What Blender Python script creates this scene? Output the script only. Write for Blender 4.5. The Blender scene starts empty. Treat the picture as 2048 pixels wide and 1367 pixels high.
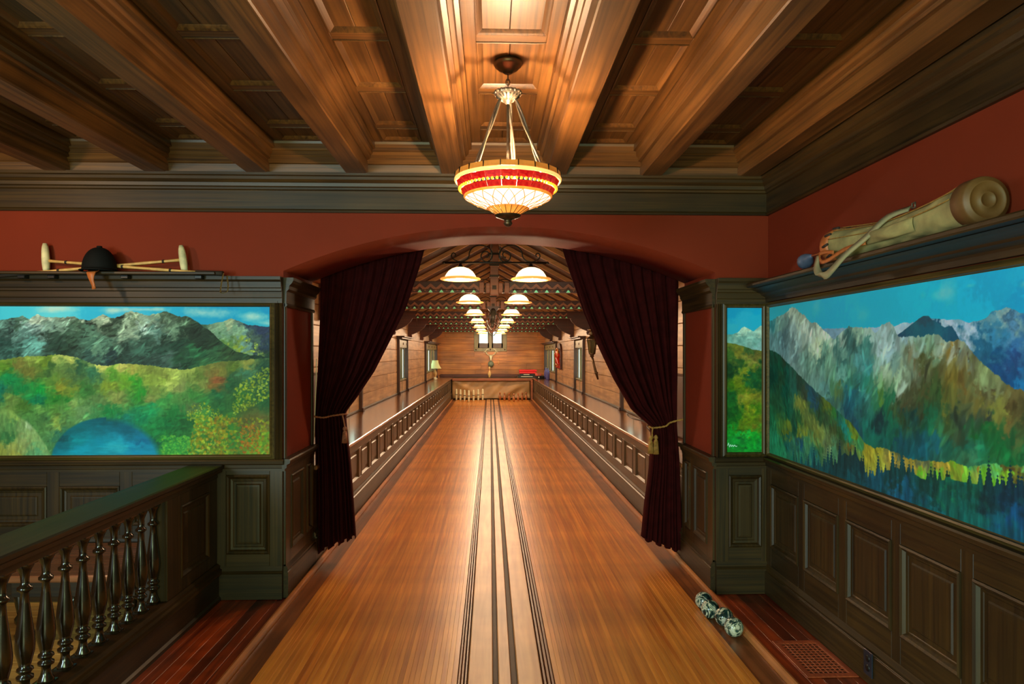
import bpy, math, random
import numpy as np
from math import sin, cos, pi, tan, atan, radians
from mathutils import Vector, Matrix

SC = bpy.context.scene
COL = SC.collection
random.seed(7)

# ------------------------------------------------------------------ camera
H = 1.54                                  # eye height; the lanes run along +Y
F = 1365.0                                # focal length in pixels of the 2048 px wide frame
TH = atan(44 / F)                         # the view turns a little to the right of the lanes
cam_d = bpy.data.cameras.new('camera')
cam = bpy.data.objects.new('camera', cam_d)
COL.objects.link(cam)
SC.camera = cam
cam.location = (0, 0, H)
cam.rotation_euler = (pi / 2, 0, -TH)
cam_d.sensor_width = 36.0
cam_d.lens = 36.0 * F / 2048
cam_d.shift_y = 23 / 2048
cam_d.clip_start = 0.02
cam_d.clip_end = 200
cam_d.dof.use_dof = False

# ------------------------------------------------------------------ world, exposure, large lights
W = bpy.data.worlds.new('daylight')
SC.world = W
W.use_nodes = True
bg = W.node_tree.nodes['Background']
bg.inputs['Color'].default_value = (0.80, 1.0, 0.86, 1)
bg.inputs['Strength'].default_value = 2.2
SC.view_settings.view_transform = 'Standard'
SC.view_settings.look = 'None'
SC.view_settings.gamma = 1
SC.view_settings.exposure = 0.0
SC.view_settings.use_curve_mapping = False
try:
    SC.cycles.use_denoising = True
    SC.cycles.max_bounces = 8
    SC.cycles.diffuse_bounces = 4
    SC.cycles.sample_clamp_indirect = 4.0
    SC.cycles.use_light_tree = True
except Exception:
    pass


def lamp(kind, name, loc, energy, color, size=0.1, rot=(0, 0, 0), size_y=None):
    d = bpy.data.lights.new(name, kind)
    d.energy = energy
    d.color = color
    if kind == 'AREA':
        d.size = size
        if size_y:
            d.shape = 'RECTANGLE'
            d.size_y = size_y
    elif kind in ('POINT', 'SPOT'):
        d.shadow_soft_size = size
    o = bpy.data.objects.new(name, d)
    o.location = loc
    o.rotation_euler = rot
    COL.objects.link(o)
    return o


# daylight through the tall garden windows behind the camera, and through a window further left
lamp('AREA', 'garden_window_light', (-0.5, -2.9, 1.30), 200, (0.70, 1.0, 0.56), 3.4, (pi / 2 - .28, 0, 0), 1.4)
lamp('AREA', 'corner_window_light', (-3.0, -1.4, 1.5), 215, (0.66, 0.95, 1.0), 1.0, (pi / 2 - .15, 0, -radians(54)), 1.3)
# pendant bulb (its shade is built further down), and the lamp of the landing out of view to the left
lamp('POINT', 'pendant_bulb', (0.08, 3.05, 2.305), 125, (1.0, 0.66, 0.36), 0.035)
lamp('POINT', 'landing_bulb', (-2.95, 3.1, 2.40), 30, (1.0, 0.64, 0.34), 0.05)

# ------------------------------------------------------------------ mesh helpers
class MB:
    def __init__(s):
        s.v = []
        s.f = []
        s.sm = []

    def add(s, vs, fs, smooth=False):
        b = len(s.v)
        s.v.extend([tuple(p) for p in vs])
        s.f.extend([tuple(b + i for i in f) for f in fs])
        s.sm.extend([smooth] * len(fs))
        return s

    def box(s, x0, x1, y0, y1, z0, z1, c=0.0):
        if x0 > x1: x0, x1 = x1, x0
        if y0 > y1: y0, y1 = y1, y0
        if z0 > z1: z0, z1 = z1, z0
        c = min(c, (x1 - x0) * .45, (y1 - y0) * .45, (z1 - z0) * .45)
        if c <= 0:
            vs = [(x, y, z) for x in (x0, x1) for y in (y0, y1) for z in (z0, z1)]
            fs = [(0, 1, 3, 2), (4, 6, 7, 5), (0, 4, 5, 1), (2, 3, 7, 6), (0, 2, 6, 4), (1, 5, 7, 3)]
            return s.add(vs, fs)
        vs = []
        for ix, x in enumerate((x0, x1)):
            for iy, y in enumerate((y0, y1)):
                for iz, z in enumerate((z0, z1)):
                    dx, dy, dz = (c if ix == 0 else -c), (c if iy == 0 else -c), (c if iz == 0 else -c)
                    vs += [(x, y + dy, z + dz), (x + dx, y, z + dz), (x + dx, y + dy, z)]

        def I(ix, iy, iz, k): return (ix * 4 + iy * 2 + iz) * 3 + k
        fs = []
        for k in range(3):
            for sd in (0, 1):
                q = []
                for a, b in ((0, 0), (1, 0), (1, 1), (0, 1)):
                    t = [0, 0, 0]
                    t[k] = sd
                    o = [i for i in range(3) if i != k]
                    t[o[0]], t[o[1]] = a, b
                    q.append(I(*t, k))
                if (sd == 0) ^ (k == 1): q = q[::-1]
                fs.append(tuple(q))
        for k in range(3):          # edges along axis k
            o = [i for i in range(3) if i != k]
            for a in (0, 1):
                for b in (0, 1):
                    t0 = [0, 0, 0]; t1 = [0, 0, 0]
                    t0[k], t1[k] = 0, 1
                    t0[o[0]] = t1[o[0]] = a
                    t0[o[1]] = t1[o[1]] = b
                    fs.append((I(*t0, o[0]), I(*t0, o[1]), I(*t1, o[1]), I(*t1, o[0])))
        for a in (0, 1):
            for b in (0, 1):
                for d in (0, 1):
                    fs.append((I(a, b, d, 0), I(a, b, d, 1), I(a, b, d, 2)))
        return s.add(vs, fs)

    def extr(s, prof, fn, t0, t1, smooth=False):
        """extrude a closed profile [(a, b)] from t0 to t1; fn(a, b, t) gives the point"""
        n = len(prof)
        vs = [fn(a, b, t0) for a, b in prof] + [fn(a, b, t1) for a, b in prof]
        fs = [(i, (i + 1) % n, n + (i + 1) % n, n + i) for i in range(n)]
        s.add(vs, fs, smooth)
        b = len(s.v) - 2 * n
        s.f += [tuple(b + i for i in range(n))[::-1], tuple(b + n + i for i in range(n))]
        s.sm += [False, False]
        return s

    def lathe(s, prof, c=(0, 0, 0), n=20, ax='Z', smooth=True, a0=0.0, a1=2 * pi):
        full = abs(a1 - a0 - 2 * pi) < 1e-6
        m = n if full else n + 1
        vs = []
        for r, z in prof:
            for i in range(m):
                a = a0 + (a1 - a0) * i / n
                p = (r * cos(a), r * sin(a), z)
                if ax == 'Y': p = (p[0], p[2], p[1])
                elif ax == 'X': p = (p[2], p[0], p[1])
                vs.append((c[0] + p[0], c[1] + p[1], c[2] + p[2]))
        fs = []
        for j in range(len(prof) - 1):
            for i in range(n):
                k = (i + 1) % m
                fs.append((j * m + i, j * m + k, (j + 1) * m + k, (j + 1) * m + i))
        return s.add(vs, fs, smooth)

    def tube(s, pts, r, n=8, smooth=True, caps=True, closed=False):
        pts = [Vector(p) for p in pts]
        N = len(pts)
        rr = r if hasattr(r, '__len__') else [r] * N
        up = Vector((0, 0, 1))
        vs = []
        prev = None
        for i, p in enumerate(pts):
            if closed: t = pts[(i + 1) % N] - pts[i - 1]
            else: t = pts[min(i + 1, N - 1)] - pts[max(i - 1, 0)]
            if t.length < 1e-9: t = Vector((0, 0, 1))
            t.normalize()
            if prev is None:
                a = t.cross(up)
                if a.length < .1: a = t.cross(Vector((1, 0, 0)))
            else:
                a = prev - t * prev.dot(t)
            a.normalize()
            b = t.cross(a)
            prev = a
            for k in range(n):
                an = 2 * pi * k / n
                vs.append(p + (a * cos(an) + b * sin(an)) * rr[i])
        fs = []
        for i in range(N if closed else N - 1):
            j = (i + 1) % N
            for k in range(n):
                l = (k + 1) % n
                fs.append((i * n + k, i * n + l, j * n + l, j * n + k))
        s.add(vs, fs, smooth)
        if caps and not closed:
            b0 = len(s.v) - N * n
            s.f += [tuple(b0 + k for k in range(n))[::-1], tuple(b0 + (N - 1) * n + k for k in range(n))]
            s.sm += [False, False]
        return s

    def rings(s, o, u, v, nrm, loops, w, h, cap=True):
        """nested rectangles on a plane: loops = [(inset, height)], a moulded panel"""
        o, u, v, nrm = Vector(o), Vector(u), Vector(v), Vector(nrm)
        vs = []
        for ins, ht in loops:
            for a, b in ((ins, ins), (w - ins, ins), (w - ins, h - ins), (ins, h - ins)):
                vs.append(o + u * a + v * b + nrm * ht)
        fs = []
        for i in range(len(loops) - 1):
            for k in range(4):
                l = (k + 1) % 4
                fs.append((i * 4 + k, i * 4 + l, (i + 1) * 4 + l, (i + 1) * 4 + k))
        if cap:
            q = (len(loops) - 1) * 4
            fs.append((q, q + 1, q + 2, q + 3))
        return s.add(vs, fs)

    def sphere(s, c, r, n=16, m=10, sx=1, sy=1, sz=1):
        prof = [(r * sin(pi * i / m), -r * cos(pi * i / m)) for i in range(m + 1)]
        b = len(s.v)
        s.lathe(prof, (0, 0, 0), n)
        for i in range(b, len(s.v)):
            p = s.v[i]
            s.v[i] = (c[0] + p[0] * sx, c[1] + p[1] * sy, c[2] + p[2] * sz)
        return s

    def mesh(s, name):
        me = bpy.data.meshes.new(name)
        me.from_pydata(s.v, [], s.f)
        me.polygons.foreach_set('use_smooth', s.sm)
        me.validate()
        bm_fix(me)
        return me


import bmesh
def bm_fix(me):
    b = bmesh.new()
    b.from_mesh(me)
    bmesh.ops.remove_doubles(b, verts=b.verts, dist=1e-5)
    bmesh.ops.recalc_face_normals(b, faces=b.faces)
    b.to_mesh(me)
    b.free()


def link(name, me, m, parent=None, kind=None):
    o = bpy.data.objects.new(name, me)
    COL.objects.link(o)
    if m is not None and not me.materials: me.materials.append(m)
    if parent is not None: o.parent = parent
    if kind: o['kind'] = kind
    return o


def obj(name, mb, m, parent=None, kind=None):
    return link(name, mb.mesh(name), m, parent, kind)


def struct(name, mb, m, parent=None):
    return obj(name, mb, m, parent, 'structure' if parent is None else None)


def tag(o, label, cat, group=None):
    o['label'] = label
    o['category'] = cat
    if group: o['group'] = group
    return o


def thing(name, label, cat, loc=(0, 0, 0), rz=0.0, group=None):
    o = bpy.data.objects.new(name, None)
    o.empty_display_size = 0.1
    COL.objects.link(o)
    o.location = loc
    o.rotation_euler = (0, 0, rz)
    return tag(o, label, cat, group)


def copy_tree(o, parent=None):
    c = o.copy()
    COL.objects.link(c)
    c.parent = parent
    for ch in list(o.children):
        copy_tree(ch, c)
    return c


def arr(me_owner, name, mats4):
    """copies of one part, sharing its mesh, under the same parent"""
    out = []
    for loc, rz in mats4:
        c = me_owner.copy()
        COL.objects.link(c)
        c.location = loc
        c.rotation_euler = (0, 0, rz)
        out.append(c)
    return out


# ------------------------------------------------------------------ materials
def lin(c):
    return tuple(((x / 255) / 12.92 if x / 255 <= .04045 else ((x / 255 + .055) / 1.055) ** 2.4) for x in c) + (1,)


def nt(name):
    m = bpy.data.materials.new(name)
    m.use_nodes = True
    n = m.node_tree
    return m, n, n.nodes['Principled BSDF']


def N(n, t, **kw):
    x = n.nodes.new(t)
    for k, v in kw.items(): setattr(x, k, v)
    return x


def ramp(n, stops):
    r = n.nodes.new('ShaderNodeValToRGB')
    e = r.color_ramp.elements
    while len(e) > 1: e.remove(e[0])
    e[0].position = stops[0][0]; e[0].color = stops[0][1]
    for p, c in stops[1:]:
        x = e.new(p); x.color = c
    return r


def wood(name, dark, light, along='Y', rough=.42, vary=.25, fine=60, coat=0.0, bump=.15, blotch=.35, spec=.5):
    """oiled wood: long grain along one axis, darker pores, slow blotches, each board its own tone"""
    m, n, b = nt(name)
    L = n.links.new
    tc = N(n, 'ShaderNodeTexCoord')
    mp = N(n, 'ShaderNodeMapping')
    sc = {'X': (1.2, fine, fine), 'Y': (fine, 1.2, fine), 'Z': (fine, fine, 1.2)}[along]
    mp.inputs['Scale'].default_value = sc
    oi = N(n, 'ShaderNodeObjectInfo')
    sh = N(n, 'ShaderNodeVectorMath', operation='SCALE')
    L(oi.outputs['Random'], sh.inputs['Scale'])
    sh.inputs[0].default_value = (37.0, 23.0, 51.0)
    L(tc.outputs['Object'], mp.inputs['Vector'])
    ad = N(n, 'ShaderNodeVectorMath', operation='ADD')
    L(mp.outputs[0], ad.inputs[0]); L(sh.outputs[0], ad.inputs[1])
    g = N(n, 'ShaderNodeTexNoise')
    g.inputs['Scale'].default_value = 1.0; g.inputs['Detail'].default_value = 5; g.inputs['Distortion'].default_value = .6
    L(ad.outputs[0], g.inputs['Vector'])
    r = ramp(n, [(.30, lin(dark)), (.68, lin(light))])
    L(g.outputs['Fac'], r.inputs['Fac'])
    bl = N(n, 'ShaderNodeTexNoise')
    bl.inputs['Scale'].default_value = 2.2; bl.inputs['Detail'].default_value = 3
    L(tc.outputs['Object'], bl.inputs['Vector'])
    mr = N(n, 'ShaderNodeMapRange')
    mr.inputs['From Min'].default_value = .3; mr.inputs['From Max'].default_value = .7
    mr.inputs['To Min'].default_value = 1 - blotch; mr.inputs['To Max'].default_value = 1 + blotch * .6
    L(bl.outputs['Fac'], mr.inputs['Value'])
    mv = N(n, 'ShaderNodeMapRange')
    mv.inputs['To Min'].default_value = 1 - vary; mv.inputs['To Max'].default_value = 1 + vary
    L(oi.outputs['Random'], mv.inputs['Value'])
    mm = N(n, 'ShaderNodeMath', operation='MULTIPLY')
    L(mr.outputs[0], mm.inputs[0]); L(mv.outputs[0], mm.inputs[1])
    sc2 = N(n, 'ShaderNodeVectorMath', operation='SCALE')
    L(r.outputs['Color'], sc2.inputs[0]); L(mm.outputs[0], sc2.inputs['Scale'])
    L(sc2.outputs[0], b.inputs['Base Color'])
    b.inputs['Roughness'].default_value = rough
    b.inputs['Specular IOR Level'].default_value = spec
    if coat:
        b.inputs['Coat Weight'].default_value = coat
        b.inputs['Coat Roughness'].default_value = .12
    if bump:
        bp = N(n, 'ShaderNodeBump')
        bp.inputs['Strength'].default_value = bump; bp.inputs['Distance'].default_value = .002
        L(g.outputs['Fac'], bp.inputs['Height']); L(bp.outputs[0], b.inputs['Normal'])
    return m


def plain(name, col, rough=.6, metal=0.0, var=.12, scale=6, spec=.5, sheen=0.0, bump=0.0):
    m, n, b = nt(name)
    L = n.links.new
    tc = N(n, 'ShaderNodeTexCoord')
    g = N(n, 'ShaderNodeTexNoise')
    g.inputs['Scale'].default_value = scale; g.inputs['Detail'].default_value = 4
    L(tc.outputs['Object'], g.inputs['Vector'])
    c = lin(col)
    r = ramp(n, [(.3, tuple(x * (1 - var) for x in c[:3]) + (1,)), (.7, tuple(min(1, x * (1 + var)) for x in c[:3]) + (1,))])
    L(g.outputs['Fac'], r.inputs['Fac']); L(r.outputs['Color'], b.inputs['Base Color'])
    b.inputs['Roughness'].default_value = rough
    b.inputs['Metallic'].default_value = metal
    b.inputs['Specular IOR Level'].default_value = spec
    if sheen:
        b.inputs['Sheen Weight'].default_value = sheen
        b.inputs['Sheen Roughness'].default_value = .4
        b.inputs['Sheen Tint'].default_value = lin([min(255, x * 2.0 + 25) for x in col])
    if bump:
        bp = N(n, 'ShaderNodeBump')
        bp.inputs['Strength'].default_value = bump; bp.inputs['Distance'].default_value = .004
        L(g.outputs['Fac'], bp.inputs['Height']); L(bp.outputs[0], b.inputs['Normal'])
    return m


def glow(name, col, strength, col2=None, scale=20):
    """lit lamp glass"""
    m, n, b = nt(name)
    L = n.links.new
    b.inputs['Base Color'].default_value = lin(col)
    b.inputs['Roughness'].default_value = .25
    b.inputs['Emission Strength'].default_value = strength
    if col2:
        tc = N(n, 'ShaderNodeTexCoord')
        g = N(n, 'ShaderNodeTexNoise')
        g.inputs['Scale'].default_value = scale; g.inputs['Detail'].default_value = 4; g.inputs['Distortion'].default_value = 1.5
        L(tc.outputs['Object'], g.inputs['Vector'])
        r = ramp(n, [(.38, lin(col)), (.62, lin(col2))])
        L(g.outputs['Fac'], r.inputs['Fac']); L(r.outputs['Color'], b.inputs['Emission Color'])
    else:
        b.inputs['Emission Color'].default_value = lin(col)
    return m


M = {}
DK, LT = (32, 21, 6), (64, 44, 14)       # the near room's dark fumed oak
for ax in 'XYZ':
    M['oak' + ax] = wood('dark_oak_' + ax, DK, LT, ax, rough=.46, vary=.12, spec=.4)
    M['fr' + ax] = wood('frame_oak_' + ax, (50, 38, 14), (92, 72, 32), ax, rough=.42, vary=.1, spec=.4)
    M['ceil' + ax] = wood('ceiling_oak_' + ax, (56, 33, 12), (106, 69, 30), ax, rough=.42, vary=.16)
M['lane'] = wood('maple_lane', (182, 96, 30), (226, 144, 56), 'Y', rough=.34, vary=.16, fine=30, bump=.02, blotch=.22, coat=.15)
M['strip'] = wood('pale_divider', (176, 108, 56), (214, 150, 92), 'Y', rough=.38, vary=.05, fine=22, bump=.2, blotch=.3)
M['edge'] = wood('edge_moulding_wood', (74, 34, 14), (124, 66, 32), 'Y', rough=.34, vary=.05, fine=30)
M['darkbed'] = wood('groove_bed_wood', (30, 14, 8), (52, 26, 14), 'Y', rough=.6, vary=.05)
M['redfloor'] = wood('cherry_floor', (96, 26, 8), (164, 66, 22), 'Y', rough=.36, vary=.6, fine=30, bump=.05)
M['gutter'] = wood('gutter_wood', (96, 52, 26), (140, 80, 42), 'Y', rough=.35, vary=.1, fine=30, bump=.05)
M['yellowfloor'] = wood('yellow_oak_floor', (190, 140, 64), (220, 172, 92), 'X', rough=.4, vary=.2, fine=30, bump=.05)
M['stop'] = wood('ball_stop_wood', (170, 96, 48), (204, 130, 74), 'Y', rough=.3, vary=.03, fine=24, bump=.02)
M['plankY'] = wood('cedar_wall', (150, 106, 66), (196, 150, 100), 'Y', rough=.45, vary=.12, fine=18, blotch=.25)
M['plankX'] = wood('cedar_end_wall', (140, 80, 32), (196, 124, 54), 'X', rough=.42, vary=.2, fine=18, blotch=.3)
M['rafter'] = wood('rafter_wood', (206, 150, 92), (240, 186, 124), 'X', rough=.5, vary=.08, fine=22)
M['roof'] = wood('roof_boards', (50, 19, 7), (74, 32, 13), 'X', rough=.55, vary=.1, fine=14)
M['truss'] = wood('truss_wood', (120, 62, 34), (160, 90, 52), 'X', rough=.5, vary=.06, fine=30)
M['trussdark'] = wood('truss_dark_wood', (56, 19, 7), (84, 34, 14), 'X', rough=.5, vary=.06, fine=30)
for ax in 'XYZ':
    M['counter' + ax] = wood('counter_oak_' + ax, (46, 32, 15), (76, 56, 30), ax, rough=.4, vary=.06, fine=50)
M['countertop'] = wood('counter_top_oak', (104, 62, 34), (146, 92, 54), 'Y', rough=.2, vary=.03, fine=24, bump=.03, coat=.4)
M['red'] = plain('red_plaster', (116, 37, 13), rough=.75, var=.05, scale=2.5, bump=.03, spec=.2)
M['velvet'] = plain('burgundy_velvet', (46, 9, 9), rough=.9, var=.25, scale=14, spec=.05, sheen=.12)
M['iron'] = plain('dark_iron', (46, 34, 26), rough=.4, metal=.8, var=.2)
M['bronze'] = plain('aged_bronze', (86, 66, 46), rough=.38, metal=.85, var=.25, scale=40)
M['silver'] = plain('antique_silver', (110, 98, 82), rough=.35, metal=.6, var=.25, scale=60)
M['gold'] = plain('gold_rope', (150, 108, 44), rough=.7, var=.3, scale=60)
M['black'] = plain('black_plastic', (14, 14, 15), rough=.4, var=.1)
M['white'] = plain('cream_enamel', (236, 226, 190), rough=.35, var=.05)
M['pinc'] = wood('candlepin_maple', (222, 204, 150), (244, 232, 190), 'Z', rough=.3, vary=.04, fine=20, bump=.0)
M['pind'] = wood('duckpin_maple', (160, 84, 40), (200, 120, 62), 'Z', rough=.25, vary=.12, fine=20, bump=.0)
M['pinl'] = wood('tenpin_maple', (214, 166, 96), (232, 190, 124), 'Z', rough=.25, vary=.0, fine=20, bump=.0)
M['band'] = plain('dark_band', (40, 22, 16), rough=.4)
M['leadred'] = plain('red_band', (150, 28, 22), rough=.4)
M['green'] = plain('daylight_green_tint', (150, 250, 196), rough=.5, var=.06)  # truss teeth: reflected green daylight put into the colour
M['frame'] = wood('window_frame_oak', (112, 104, 66), (146, 134, 88), 'Z', rough=.4, vary=.05)
M['framedark'] = wood('window_post_oak', (54, 30, 22), (80, 48, 34), 'Z', rough=.4, vary=.05)

# ------------------------------------------------------------------ measured planes of the place
D, D2 = 4.34, 5.03          # front and back face of the thick wall that holds the arch
JL, JR = -1.30, 1.445       # the two jambs of the arch
RW, LW = 1.79, -3.22        # right and left wall of the near room
BW = -3.2                   # wall behind the camera
CX = (JL + JR) / 2
ZC, ZB = 2.84, 2.66         # ceiling field, underside of its beams
SPR, CRN = 2.06, 2.347      # arch springing and crown
HS = (JR - JL) / 2
RAD = (HS ** 2 + (CRN - SPR) ** 2) / (2 * (CRN - SPR))
AL, AR = -1.86, 1.92        # side walls of the alley
AE = 23.8                   # its end wall
CT = 0.72                   # counter height
CLX, CRX = -1.285, 1.445    # counter fronts


def arch_z(x):
    return CRN - RAD + math.sqrt(max(0, RAD ** 2 - (x - CX) ** 2))


def px2w(px, py, X=None, Y=None):
    """where a line of sight meets the wall plane X = ... or Y = ..."""
    t = tan(atan((px - 1024) / F) + TH)
    if X is not None: Y = X / t
    else: X = Y * t
    d = X * sin(TH) + Y * cos(TH)
    return X, Y, H - (py - 706) * d / F


class Pl:
    def __init__(s, o, u, n):
        s.o, s.u, s.n = Vector(o), Vector(u), Vector(n)

    def pt(s, a, h, b):
        return s.o + s.u * a + s.n * h + Vector((0, 0, b))

    def box(s, mb, a0, a1, b0, b1, h0, h1, c=.002):
        t = MB().box(a0, a1, h0, h1, b0, b1, c)
        mb.add([s.pt(*p) for p in t.v], t.f)
        return mb

    def mould(s, mb, prof, a0, a1):
        """horizontal moulding; prof = [(h, z)]"""
        return mb.extr(prof, lambda h, z, t: s.pt(t, h, z), a0, a1)

    def panel(s, mb, a0, a1, b0, b1, loops):
        return mb.rings(s.pt(a0, 0, b0), s.u, (0, 0, 1), s.n, loops, a1 - a0, b1 - b0)


PF = Pl((0, D, 0), (1, 0, 0), (0, -1, 0))
PRW = Pl((RW, 0, 0), (0, 1, 0), (-1, 0, 0))
PJL = Pl((JL, 0, 0), (0, 1, 0), (1, 0, 0))
PJR = Pl((JR, 0, 0), (0, 1, 0), (-1, 0, 0))
RAISED = [(0, .006), (0, .022), (.008, .026), (.018, .020), (.026, .008), (.036, .006), (.040, .003), (.060, .003), (.066, .009), (.074, .010)]
CAP = lambda z: [(0, z - .075), (.018, z - .075), (.018, z - .06), (.028, z - .055), (.030, z - .035), (.048, z - .026), (.052, z - .008), (.046, z), (0, z)]
BASE = lambda z: [(0, .004), (.030, .004), (.030, z - .05), (.024, z - .045), (.028, z - .03), (.018, z - .008), (.014, z), (0, z)]


def wainscot(par, pl, a0, a1, panels, zb, p0, p1, zt, mz, mh, loops=RAISED, base=True, z0=0.004, stile=True, kids=None):
    """boards, raised panels, cap and base on a wall plane; every piece a part of that wall"""
    edges = [a0] + [e for p in panels for e in p] + [a1]
    if stile:
        for i in range(0, len(edges), 2):
            if edges[i + 1] - edges[i] > .004:
                obj('stile', pl.box(MB(), edges[i], edges[i + 1], zb, zt, 0, .016), mz, par)
    for q in panels:
        obj('panel', pl.panel(MB(), q[0], q[1], p0, p1, loops), mz, par)
        obj('rail', pl.box(MB(), q[0], q[1], zb, p0, 0, .016), mh, par)
        obj('rail', pl.box(MB(), q[0], q[1], p1, zt, 0, .016), mh, par)
    if base:
        obj('base_moulding', pl.mould(MB(), BASE(zb + .012), a0, a1), mh, par)


# ------------------------------------------------------------------ near room shell
m = MB()
n = 48
xs = [JL + (JR - JL) * i / n for i in range(n + 1)]
TOP = 2.95
for i in range(n):
    x0, x1 = xs[i], xs[i + 1]
    za, zb_ = arch_z(x0), arch_z(x1)
    m.add([(x0, D, za), (x1, D, zb_), (x1, D, TOP), (x0, D, TOP)], [(0, 1, 2, 3)])
    m.add([(x0, D2, za), (x0, D2, TOP + 1), (x1, D2, TOP + 1), (x1, D2, zb_)], [(0, 1, 2, 3)])
    m.add([(x0, D, za), (x0, D2, za), (x1, D2, zb_), (x1, D, zb_)], [(0, 1, 2, 3)], True)
for a, b in ((LW, JL), (JR, RW + .3)):
    m.box(a, b, D, D2, 0, TOP)
m.box(-3.2, JL, D2 - .02, D2, TOP, TOP + 1)
m.box(JR, 3.2, D2 - .02, D2, TOP, TOP + 1)
wall_front = struct('wall_front', m, M['red'])
wall_right = struct('wall_right', MB().box(RW, RW + .1, BW, D, 0, 2.95), M['red'])
wall_left = struct('wall_left', MB().box(LW - .1, LW, BW, D2, 0, 2.95), M['red'])
wall_back = struct('wall_back', MB().box(LW, RW, BW - .1, BW, 0, 2.95), M['red'])

# --- right wall: wainscot below the mural, frieze at the ceiling
yp = [px2w(a, 900, X=RW)[1] for a in (1955, 1930, 1808, 1790, 1699, 1683, 1614, 1602, 1547)]
pan = [(yp[0] - .42, yp[0]), (yp[1] + 0, yp[2]), (yp[3], yp[4]), (yp[5], yp[6]), (yp[7], yp[8])]
w0 = .44
pan = []
prs = [(1955, None), (1808, 1930), (1699, 1790), (1614, 1683), (1547, 1602)]
for a, b in prs:
    y1 = px2w(a, 900, X=RW)[1]
    y0 = px2w(b, 900, X=RW)[1] if b else y1 - .40
    pan.append((y0, y1))
first = pan[0][0]
more = []
while first > -1.5:
    more.insert(0, (first - .11 - .40, first - .11))
    first = more[0][0]
pan = more + pan
wainscot(wall_right, PRW, BW, D, pan, .185, .315, .715, .835, M['oakZ'], M['oakY'])
obj('cap_rail', PRW.mould(MB(), CAP(.879), BW, D), M['oakY'], wall_right)
obj('base_board', PRW.box(MB(), BW, D, .004, .15, .026, .034), M['oakY'], wall_right)
FRZ = [(0, 2.425), (.020, 2.425), (.026, 2.436), (.020, 2.446), (.018, 2.56), (.030, 2.566), (.030, 2.578), (.040, 2.584), (.044, 2.604), (.062, 2.622), (.062, 2.640), (.072, 2.646), (.072, 2.664), (0, 2.664)]
obj('frieze', PRW.mould(MB(), FRZ, BW, D - .0), M['oakY'], wall_right)
CRW = [(0, 2.664), (.052, 2.664), (.052, 2.70), (.064, 2.706), (.066, 2.722), (.084, 2.742), (.086, 2.758), (.104, 2.776), (.108, 2.80), (.122, 2.806), (.122, 2.85), (0, 2.85)]
obj('crown', PRW.mould(MB(), CRW, BW, D), M['ceilY'], wall_right)

# --- front wall: frieze, cornice band over the murals, wainscots
obj('frieze', PF.mould(MB(), FRZ, LW, RW), M['oakX'], wall_front)
BAND = [(0, 1.856), (.030, 1.856), (.030, 1.885), (.036, 1.89), (.034, 1.925), (.044, 1.93), (.044, 1.945), (.052, 1.95), (.058, 1.985), (.070, 1.998), (.070, 2.018), (0, 2.018)]
obj('cornice', PF.mould(MB(), BAND, LW, JL), M['oakX'], wall_front)
obj('cornice', PF.mould(MB(), BAND, JR, RW), M['oakX'], wall_front)
PIER = [(0, .006), (0, .020), (.008, .026), (.018, .020), (.026, .008), (.040, .006), (.044, .002), (.058, .002), (.064, .012), (.076, .013)]
# right pier
a0, a1 = px2w(1456, 900, Y=D)[0], px2w(1521, 900, Y=D)[0]
wainscot(wall_front, PF, JR, RW - .016, [(a0, a1)], .20, .30, .76, .835, M['oakZ'], M['oakX'], PIER)
obj('cap_rail', PF.mould(MB(), CAP(.879), JR - .012, RW), M['oakX'], wall_front)
# left pier, right of the balustrade
NX = -1.70
a0, a1 = px2w(454, 900, Y=D)[0], px2w(541, 900, Y=D)[0]
wainscot(wall_front, PF, NX - .03, JL, [(a0, a1)], .20, .285, .78, .835, M['oakZ'], M['oakX'], PIER)
obj('cap_rail', PF.mould(MB(), CAP(.879), LW, JL + .012), M['oakX'], wall_front)
# left of the balustrade
b0 = px2w(122, 1000, Y=D)[0]; b1 = px2w(242, 1000, Y=D)[0]
c1 = px2w(97, 1000, Y=D)[0]
pl_ = [(c1 - (b1 - b0), c1), (b0, b1), (b1 + (b0 - c1), b1 + (b0 - c1) + (b1 - b0))]
wainscot(wall_front, PF, LW, NX - .14, pl_, .40, .47, .715, .835, M['oakZ'], M['oakX'], base=False)
obj('base_board', PF.mould(MB(), [(0, .004), (.024, .004), (.024, .37), (.032, .375), (.028, .39), (.018, .41), (0, .41)], LW, NX - .14), M['oakX'], wall_front)

# --- jambs: wood posts, red panels, capitals and wainscot
for nm, pl, e, nx in (('left', PJL, JL, 1), ('right', PJR, JR, -1)):
    obj('corner_post', pl.box(MB(), D, D + .035, .868, 1.86, 0, .014, .004), M['oakZ'], wall_front)
    obj('corner_post', pl.box(MB(), D2 - .035, D2, .868, 1.86, 0, .014, .004), M['oakZ'], wall_front)
    capz = [(0, 1.835), (.018, 1.835), (.024, 1.845), (.018, 1.858), (.020, 1.93), (.034, 1.945), (.036, 1.965), (.054, 1.985), (.062, 2.0), (.062, 2.018), (0, 2.018)]
    obj('capital', pl.mould(MB(), capz, D - .0, D2 + .0), M['oakY'], wall_front)
    wainscot(wall_front, pl, D, D2, [(D + .11, D + .40), (D2 - .20, D2 - .06)], .20, .285, .76, .835, M['oakZ'], M['oakY'], PIER)
    obj('cap_rail', pl.mould(MB(), CAP(.879), D - .03, D2 + .01), M['oakY'], wall_front)

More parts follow.
